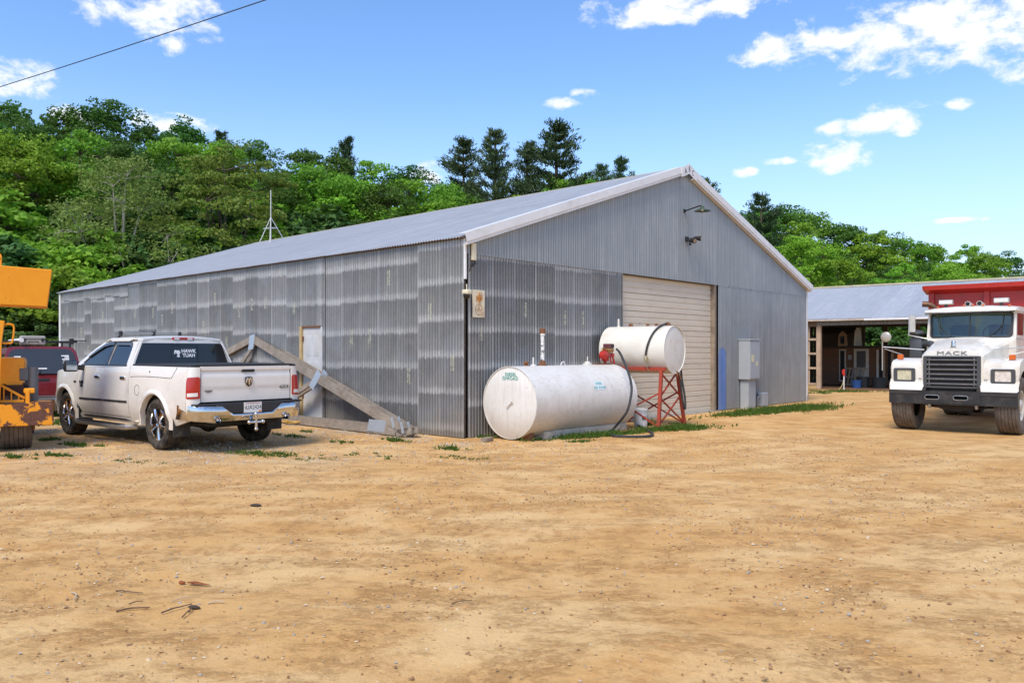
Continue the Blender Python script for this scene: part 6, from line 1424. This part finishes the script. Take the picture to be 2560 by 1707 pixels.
# ------------------------------------------------------------------ open shed beyond the barn
def build_shed():
    P0 = Vector((12.54, 34.2, 0)); ang = math.atan2(-.65, .76)
    T = thing('open_shed', 'open-fronted pole shed with pale metal roof behind the dump truck', 'shed', P0, ang)
    BR = mat('brown shed timber', (.20, .135, .085), .9, var=.25, vs=2, dirt=(.10, .065, .04), dirt_amt=.5, ds=3)
    LT = mat('light shed timber', (.42, .31, .21), .85, var=.2, vs=3)
    x0, x1, D, EZ, RZ, RY = -6.0, 13.0, 10.0, 2.96, 4.60, 5.0
    sl = math.hypot(RY + .3, RZ - EZ); an = math.atan2(RZ - EZ, RY + .0)
    b = B(); b.prism([(-.25, EZ - .07), (RY, RZ - .06), (D + .25, EZ - .07), (D + .25, EZ - .11), (RY, RZ - .12), (-.25, EZ - .11)], x0, x1, frame((0, 0, 0), (0, 1, 0), (0, 0, 1))); roof = b.done('roof', BR, T, 0)
    me = corr_mesh('roof_sheet', .9, lambda x: sl, lambda x: 0.0, 4)
    x = x0 - .05; i = 0
    while x < x1:
        for sd in (0, 1):
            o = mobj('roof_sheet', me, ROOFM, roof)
            X, Z = (Vector((-1, 0, 0)), Vector((0, math.cos(an), math.sin(an)))) if sd == 0 else (Vector((1, 0, 0)), Vector((0, -math.cos(an), math.sin(an))))
            org = Vector((x + .9, -.28, EZ - .045 + .004 * (i % 2))) if sd == 0 else Vector((x, D + .28, EZ - .045 + .004 * (i % 2)))
            Yv = Z.cross(X); o.matrix_local = Matrix(((X.x, Yv.x, Z.x, org.x), (X.y, Yv.y, Z.y, org.y), (X.z, Yv.z, Z.z, org.z), (0, 0, 0, 1)))
        x += .87; i += 1
    b = B(); b.prism([(RY - .2, RZ + .0), (RY, RZ + .09), (RY + .2, RZ + .0), (RY, RZ + .07)], x0, x1, frame((0, 0, 0), (0, 1, 0), (0, 0, 1))); b.done('ridge_cap', mat('yellowish ridge cap', (.42, .36, .22), .7, var=.2), roof)
    b = B(); b.box((-1.2, -.30, EZ - .12), (2.4, -.265, EZ - .055)); b.done('fascia', mat('peeling fascia', (.55, .48, .40), .7, var=.2, dirt=(.28, .17, .10), dirt_amt=.5), T)
    b = B(); b.box((2.41, -.32, EZ - .14), (x1, -.25, EZ - .055), .01); b.done('gutter', WHT, T)
    # corrugated header in sheets, timber header at the left
    hm_ = corr_mesh('header_sheet', .9, lambda x: EZ - .10, lambda x: 2.66, 4); x = .45; k = 0
    while x < x1 - .5: put_sheet('header_sheet', hm_, NEWD, T, (x, -.05 - .003 * (k % 2), 0)); x += .87; k += 1
    b = B(); b.box((-6, -.06, 2.62), (.43, -.02, EZ - .12)); b.done('header_board', BR, T)
    for px_ in (.50, 5.2, 9.8): b = B(); b.box((px_ - .09, -.04, -.02), (px_ + .09, .14, 2.86), .008); b.done('post', LT if px_ < 1 else BR, T)
    for px_, py_ in ((3.1, 4.9), (7.5, 5), (.4, 9.9), (3.4, 9.9), (6.2, 9.9), (9.5, 9.9), (-2.6, 9.9), (3.15, 9.9)): b = B(); b.box((px_ - .10, py_ - .1, -.02), (px_ + .10, py_ + .1, 3.0 if py_ > 9 else 4.3), .008); b.done('post', BR, T)
    # lattice bay left of the post
    for z in (.16, .83, 1.44, 2.04): b = B(); b.box((-5.9, -.03, z), (.40, .01, z + .09)); b.done('lattice_rail', LT, T)
    for k in range(18): b = B(); xx = .05 - k * .33; b.box((xx, .012, .25), (xx + .07, .04, 2.62)); b.done('lattice_slat', LT, T)
    b = B(); b.box((-5.9, -.01, .0), (.40, .02, .158)); b.done('skirt_board', mat('yellow board', (.50, .34, .14), .8, var=.2), T)
    # slatted back wall with light between the boards, left part only
    ra = random.Random(6); x = -5.8
    while x < -.75:
        w_ = ra.uniform(.17, .22); b = B(); b.box((x, 9.98, 0), (x + w_, 10.01, 2.95)); b.done('back_board', BR, T); x += w_ + ra.uniform(.02, .075)
    b = B(); b.box((-5.95, .2, 0), (-5.9, 9.9, 2.9)); b.done('end_wall', BR, T)
    for k in range(9): b = B(); yy = .6 + k * 1.1; b.beam((-6, yy, EZ - .2 + (RZ - EZ) * (1 - abs(yy - RY) / RY)), (13, yy, EZ - .2 + (RZ - EZ) * (1 - abs(yy - RY) / RY)), .06, .14); b.done('purlin', BR, T)
    M = Matrix.Translation(P0) @ Matrix.Rotation(ang, 4, 'Z'); at = lambda x, y, z=0: M @ Vector((x, y, z))
    # timber playhouse stored in the shed
    H = thing('playhouse', 'brown board playhouse with white glazed door inside the open shed', 'playhouse', at(0, 4.0), ang)
    SIDE = mat('brown siding', (.20, .105, .055), .85, var=.25, vs=3, grain=(2, 10, 10)); WHD = mat('off white joinery', (.55, .51, .43), .7, var=.1)
    for k in range(10): b = B(); b.box((-.95, 0 - .004 * (k % 2), .05 + k * .17), (2.6, .03, .05 + k * .17 + .165), .003); b.done('siding_board', SIDE, H)
    b = B(); b.box((-.95, .04, .05), (2.6, 2.2, 1.74)); b.done('house_body', BR, H)
    b = B(); b.box((-1.1, -.15, 1.76), (2.7, 2.3, 1.83)); b.done('house_eave', mat('dark shingle', (.05, .045, .04), .9), H)
    b = B(); b.prism([(.0, 1.83), (.12, 2.42), (.55, 2.72), (.98, 2.42), (1.1, 1.83)], -1.05, .66, frame((0, .0, 0), (0, 1, 0), (0, 0, 1))); b.done('gambrel_roof', MATS['dark shingle'], H)
    for k in range(7): b = B(); z = 1.84 + k * .12; w2 = interp(z, [1.83, 2.42, 2.72], [.55, .43, .02]); b.box((.665, .55 - w2, z), (.69, .55 + w2, z + .115)); b.done('gable_shingle', mat('white gable shingle', (.62, .60, .55), .7, var=.1), H)
    dm = B(); dm.prism([(.0, 1.83), (.04, 2.35), (.2, 2.52), (.38, 2.35), (.42, 1.83)], .05, .15, frame((.0, -.0, 0), (1, 0, 0), (0, 0, 1))); d_ = dm.done('dormer', mat('tan dormer', (.34, .24, .16), .8, var=.15), H)
    b = B(); b.box((.12, -.16, 1.92), (.30, -.152, 2.28)); b.done('dormer_window', GLASS, d_)
    wn = B(); wn.box((.02, -.03, .2), (.32, -.005, 1.68), .004); w_ = wn.done('window_frame', WHD, H); b = B(); b.box((.07, -.036, .26), (.27, -.031, 1.62)); b.done('pane', GLASS, w_)
    dr = B(); dr.box((.68, -.04, .06), (1.33, -.005, 1.70), .005); d2 = dr.done('door', WHD, H); b = B(); b.box((.80, -.046, .85), (1.2, -.041, 1.60)); b.done('pane', mat('curtained glass', (.09, .09, .085), .15), d2); b = B(); b.ball((1.27, -.06, .8), .03); b.done('knob', STEEL, d2)
    b = B(); b.box((.42, -.02, 1.2), (.58, -.005, 1.42)); b.done('notice', mat('grey notice', (.3, .3, .3), .6), H)
    for xx, m_ in ((1.66, WHD), (1.80, GLASS), (1.93, LT), (2.16, GLASS), (2.28, LT)): b = B(); b.box((xx, -.05, .3), (xx + .1, -.02, 1.66)); b.done('corner_board', m_, H)
    # pallet leaning on the door
    pa = thing('wooden_pallet', 'grey slatted pallet leaning against the playhouse door', 'pallet', at(.33, 3.55), ang)
    for k in range(6): b = B(); b.beam((.04 + k * .15, 0, .0), (.04 + k * .15 + .03, .32, .85), .07, .02); b.done('slat', LT if k % 2 else mat('grey slat', (.27, .25, .23), .9), pa)
    for z in (.08, .42, .80): b = B(); b.beam((-.02, z * .37 + .02, z), (.92, z * .37 + .02, z), .03, .06); b.done('rail', LT, pa)
    # tubs
    for xx, yy, r_, h_, m_, lb in ((1.62, 2.2, .26, .48, mat('dark tub', (.03, .035, .035), .6), 'dark round plastic tub beside the leaning pallet'), (2.25, 2.3, .30, .46, MATS['dark tub'], 'black plastic tub next to the blue one in the shed'), (1.50, 1.75, .20, .34, mat('blue tub', (.03, .10, .30), .5), 'blue plastic tub standing before the dark tub')):
        b = B(); b.lathe([(0, .01), (r_ * .85, .0), (r_, h_ - .03), (r_ * 1.06, h_ - .03), (r_ * 1.06, h_), (r_ * .98, h_), (r_ * .82, .03), (0, .03)], 20); o = b.done('plastic_tub', m_); o.location = at(xx, yy); tag(o, lb, 'tub')
    # marker stake with guy
    sk = thing('marker_stake', 'white marker stake with red top on the grass before the shed', 'stake', at(1.70, -.5), ang)
    b = B(); b.cyl((0, 0, -.05), (0, 0, .58), .022, n=8); b.done('stake_shaft', WHT, sk); b = B(); b.cyl((0, 0, .58), (0, 0, .86), .035, n=8); b.box((-.07, -.01, .66), (.0, .01, .82)); b.done('stake_top', mat('red marker', (.55, .03, .02), .5), sk)
    b = B(); b.tube([(0, 0, .45), (-.06, -.02, .2), (-.2, -.05, .0)], .014, 5); b.done('guy_strip', mat('yellow strip', (.55, .5, .2), .6), sk)
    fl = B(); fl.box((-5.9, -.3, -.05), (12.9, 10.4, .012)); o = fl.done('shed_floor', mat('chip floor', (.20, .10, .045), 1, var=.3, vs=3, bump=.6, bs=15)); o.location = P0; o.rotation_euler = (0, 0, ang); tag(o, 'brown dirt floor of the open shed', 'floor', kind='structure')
NEWD = sheet_mat('dull header sheet', (.16, .15, .135), (.24, .225, .20), (.32, .30, .27), old=False)
build_shed()
# ------------------------------------------------------------------ weeds, gravel, twigs
def ragged_leaf_mat():
    return leaf_mat('weed green', ((.06, .13, .015), (.12, .22, .03), (.09, .17, .02)), .25, .6, .4)
def blades(name, label, patches, seed, m):
    """patches: (centre, half width along, half width across, angle, count, height); blades and broad weed leaves"""
    rg = np.random.default_rng(seed); C, U, V = [], [], []
    for (p, a, b_, ang, n, h) in patches:
        k = max(3, n // 14); cl = rg.normal(0, .5, (k, 2)); sz = rg.uniform(.5, 1.5, k)
        idx = rg.integers(0, k, n); q = cl[idx] + rg.normal(0, .09, (n, 2)) * (sz[idx])[:, None]
        x = q[:, 0] * a; y = q[:, 1] * b_; X = p.x + x * math.cos(ang) - y * math.sin(ang); Y = p.y + x * math.sin(ang) + y * math.cos(ang)
        hh = h * rg.uniform(.35, 1.1, n) * sz[idx] ** .5
        d = np.stack([rg.normal(0, .75, n), rg.normal(0, .75, n), np.ones(n)], 1); d /= np.linalg.norm(d, axis=1)[:, None]
        s = np.cross(d, rg.normal(0, 1, (n, 3))); s /= np.linalg.norm(s, axis=1)[:, None]
        br = rg.random(n) < .45
        w_ = np.where(br, rg.uniform(.012, .026, n), rg.uniform(.004, .009, n)); hh = np.where(br, hh * .6, hh)
        C.append(np.stack([X, Y, np.zeros(n) - .005], 1) + d * hh[:, None] * .5); U.append(d * hh[:, None] * .5); V.append(s * w_[:, None])
    o = mobj(name, quads_mesh(name, np.concatenate(C), np.concatenate(U), np.concatenate(V), m)); tag(o, label, 'weeds', kind='stuff'); return o
WEED = ragged_leaf_mat()
pt = []
def wp(x0, y0, x1, y1, n, h, b_=.18):
    p, q = gnd(x0, y0), gnd(x1, y1); c = (p + q) / 2; d = q - p; pt.append((c, max(.12, d.length / 2), b_, math.atan2(d.y, d.x), n, h))
# foot of the big tank, stand, right part of the gable, corner, pickup, loader, shed
wp(1385, 1098, 1590, 1082, 3000, .13, .2); wp(1400, 1108, 1500, 1100, 260, .06, .12); wp(1600, 1078, 1760, 1068, 2600, .15, .3); wp(1690, 1060, 1770, 1076, 420, .10, .3); wp(1590, 1060, 1640, 1064, 260, .22, .15)
wp(1800, 1042, 2030, 1016, 5000, .17, .45); wp(1950, 1030, 2080, 1015, 2400, .18, .5); wp(1780, 1040, 1850, 1036, 300, .10, .2)
wp(1190, 1092, 1240, 1096, 160, .10, .08); wp(1080, 1118, 1180, 1128, 260, .11, .12); wp(960, 1098, 1010, 1108, 240, .13, .10); wp(990, 1066, 1060, 1080, 240, .17, .07); wp(880, 1050, 960, 1062, 200, .12, .06); wp(830, 1104, 880, 1110, 120, .08); wp(760, 1078, 790, 1082, 110, .09); wp(1090, 1140, 1220, 1150, 130, .06, .2); wp(950, 1140, 1000, 1150, 60, .05)
wp(590, 1128, 740, 1142, 900, .075, .22); wp(690, 1086, 760, 1094, 240, .09, .12); wp(150, 1110, 230, 1116, 520, .09, .14); wp(100, 1136, 180, 1142, 300, .08, .1); wp(0, 1138, 60, 1146, 300, .08, .1); wp(80, 1100, 150, 1100, 300, .09, .2); wp(60, 1065, 190, 1052, 900, .16, .4); wp(120, 1040, 210, 1035, 700, .16, .5); wp(290, 1150, 320, 1154, 50, .05)
wp(280, 1050, 420, 1048, 300, .1, .3); wp(850, 1132, 930, 1138, 80, .05, .2); wp(700, 1140, 830, 1150, 120, .045, .25); wp(250, 1145, 420, 1160, 70, .045, .3)
wp(2015, 978, 2190, 980, 1500, .14, .6); wp(2015, 982, 2080, 984, 500, .12, .6)
blades('weeds', 'patchy green weeds growing at the feet of walls and vehicles', pt, 8, WEED)
def gravel(name, label, n, region, seed, smin, smax, cols, dens=None):
    rg = np.random.default_rng(seed)
    X = rg.uniform(region[0], region[1], n); Y = rg.uniform(region[2], region[3], n) 
    if dens is not None:
        k = np.array([dens(x, y) for x, y in zip(X, Y)]) > rg.random(n); X, Y = X[k], Y[k]; n = len(X)
    S_ = smin * (smax / smin) ** (rg.random(n) ** 2.2)
    base = np.array([(1, 0, 0), (-1, 0, 0), (0, 1, 0), (0, -1, 0), (0, 0, 1), (0, 0, -1)], np.float32)
    F_ = np.array([(0, 2, 4), (2, 1, 4), (1, 3, 4), (3, 0, 4), (2, 0, 5), (1, 2, 5), (3, 1, 5), (0, 3, 5)], np.int32)
    V_ = base[None] * (1 + rg.normal(0, .28, (n, 6, 1))) + rg.normal(0, .18, (n, 6, 3))
    a = rg.uniform(0, 6.28, n); ca, sa = np.cos(a), np.sin(a)
    x = V_[:, :, 0] * ca[:, None] - V_[:, :, 1] * sa[:, None]; y = V_[:, :, 0] * sa[:, None] + V_[:, :, 1] * ca[:, None]
    P = np.stack([X[:, None] + x * S_[:, None], Y[:, None] + y * S_[:, None] * .85, S_[:, None] * (.15 + V_[:, :, 2] * .6)], 2).reshape(-1, 3)
    fs = (F_[None] + (np.arange(n) * 6)[:, None, None]).reshape(-1, 3)
    me = bpy.data.meshes.new(name); me.from_pydata(P.tolist(), [], fs.tolist())
    q = NB(name + ' stone'); g = q.n('ShaderNodeNewGeometry'); r = g.outputs['Random Per Island']
    cr = q.n('ShaderNodeValToRGB'); q.put(r, cr.inputs[0]); cr.color_ramp.interpolation = 'CONSTANT'
    for i, c in enumerate(cols):
        e = cr.color_ramp.elements[i] if i < 2 else cr.color_ramp.elements.new(i / len(cols))
        e.position = i / len(cols); e.color = (*c, 1)
    q.set(Base_Color=cr.outputs[0], Roughness=.9)
    o = mobj(name, me, q.m); tag(o, label, 'gravel', kind='stuff'); return o
STC = [(.40, .27, .14), (.30, .17, .08), (.50, .32, .15), (.56, .40, .22), (.36, .20, .09), (.36, .33, .29), (.46, .27, .11), (.62, .50, .34), (.28, .16, .08), (.52, .30, .12)]
gravel('gravel', 'small stones scattered over the sandy yard', 60000, (-6.5, 6.5, 3.2, 15.0), 1, .003, .015, STC, lambda x, y: (abs(x) < y * .68) * (.35 + .65 * (noise.noise((x * .8, y * .8, 1)) > .05)))
gravel('gravel', 'pale crushed stone along the barn corner and parked trucks', 30000, (-9.5, 1.5, 11.2, 17.5), 2, .006, .02, [(.50, .47, .42), (.60, .57, .51), (.38, .34, .29), (.44, .40, .34), (.55, .45, .32)],
       lambda x, y: (1.0 if (abs((x + .854) * .676 + (y - 14.42) * .737 + .45) < .5 and x < -.7) else (.42 if x < -3.5 else .12)) * (noise.noise((x * 1.3, y * 1.3, 4)) > -.15))
# twigs, bark scraps and a clod, one by one
TWG = mat('dry twig', (.13, .075, .045), .9, var=.3, vs=20); RBK = mat('red bark scrap', (.26, .08, .025), .9, var=.35, vs=25); PTW = mat('pale stick', (.50, .38, .26), .9)
def twig(p, q, r, m, lb, bend=.02):
    a, c_ = gnd(*p, .008), gnd(*q, .010); mid = (a + c_) / 2 + Vector((bend, bend * .5, .006))
    b = B(); b.tube(smoothpath([a, a.lerp(mid, .6) + Vector((0, .006, .003)), mid, mid.lerp(c_, .6), c_], 3), [r * (1 - .5 * i / 12) for i in range(13)], 6); o = b.done('twig', m); tag(o, lb, 'twig')
twig((290, 1527), (375, 1517), .006, TWG, 'straight dark twig lying on the sand'); twig((290, 1476), (357, 1481), .0045, TWG, 'thin bent brown twig above the straight dark one', -.02)
twig((403, 1531), (480, 1508), .005, TWG, 'long brown twig touching the forked twig'); twig((455, 1542), (478, 1510), .0045, TWG, 'short crooked twig branching off the long brown twig'); twig((520, 1507), (562, 1504), .006, PTW, 'short pale stick beside the forked twigs'); twig((322, 1509), (357, 1503), .004, TWG, 'tiny dark twig between the two longer twigs'); twig((430, 1502), (475, 1492), .004, PTW, 'thin pale splinter above the forked twigs')
twig((1130, 1508), (1180, 1500), .004, TWG, 'fine dark twig lying alone in the open yard')
twig((178, 1480), (184, 1500), .006, PTW, 'pale wood splinter lying alone on the sand')
b = B(); rb = random.Random(3)
for k in range(9):
    p0 = Vector((rb.uniform(-.09, -.04), rb.uniform(-.014, .014), rb.uniform(.0, .016))); b.tube([p0, p0.lerp(Vector((.02, 0, .004)), .5) + Vector((0, rb.uniform(-.006, .006), .004)), Vector((rb.uniform(.0, .10), rb.uniform(-.007, .007), .002))], [.003, .005, .001], 5)
o = b.done('bark_scrap', RBK, None, 30); o.location = gnd(495, 1460, .006); o.rotation_euler = (0, 0, -.25); tag(o, 'reddish splintered bark scrap lying on the sand', 'bark')
for (px_, py_, sx, sy, m, lb) in ((455, 1455, .025, .014, RBK, 'small red bark chip beside the splintered scrap'), (640, 1262, .06, .035, mat('dark clod', (.06, .045, .03), .95), 'dark clod of earth alone on the sand'), (486, 1517, .04, .02, MATS['dark clod'], 'dark bark lump among the forked twigs')):
    ra = random.Random(int(px_)); b = B(); bmesh.ops.create_icosphere(b.bm, subdivisions=2, radius=1.0)
    for v in b.bm.verts: v.co *= 1 + .35 * noise.noise(v.co * 2.2 + Vector((px_, 0, 0))); v.co = Vector((v.co.x * sx, v.co.y * sy, v.co.z * .012))
    o = b.done('bark_scrap' if m is not MATS['dark clod'] or px_ < 500 else 'earth_clod', m, None, 30); o.location = gnd(px_, py_, .008); o.rotation_euler = (0, 0, -.2); tag(o, lb, 'bark' if m is RBK or px_ < 500 else 'clod')
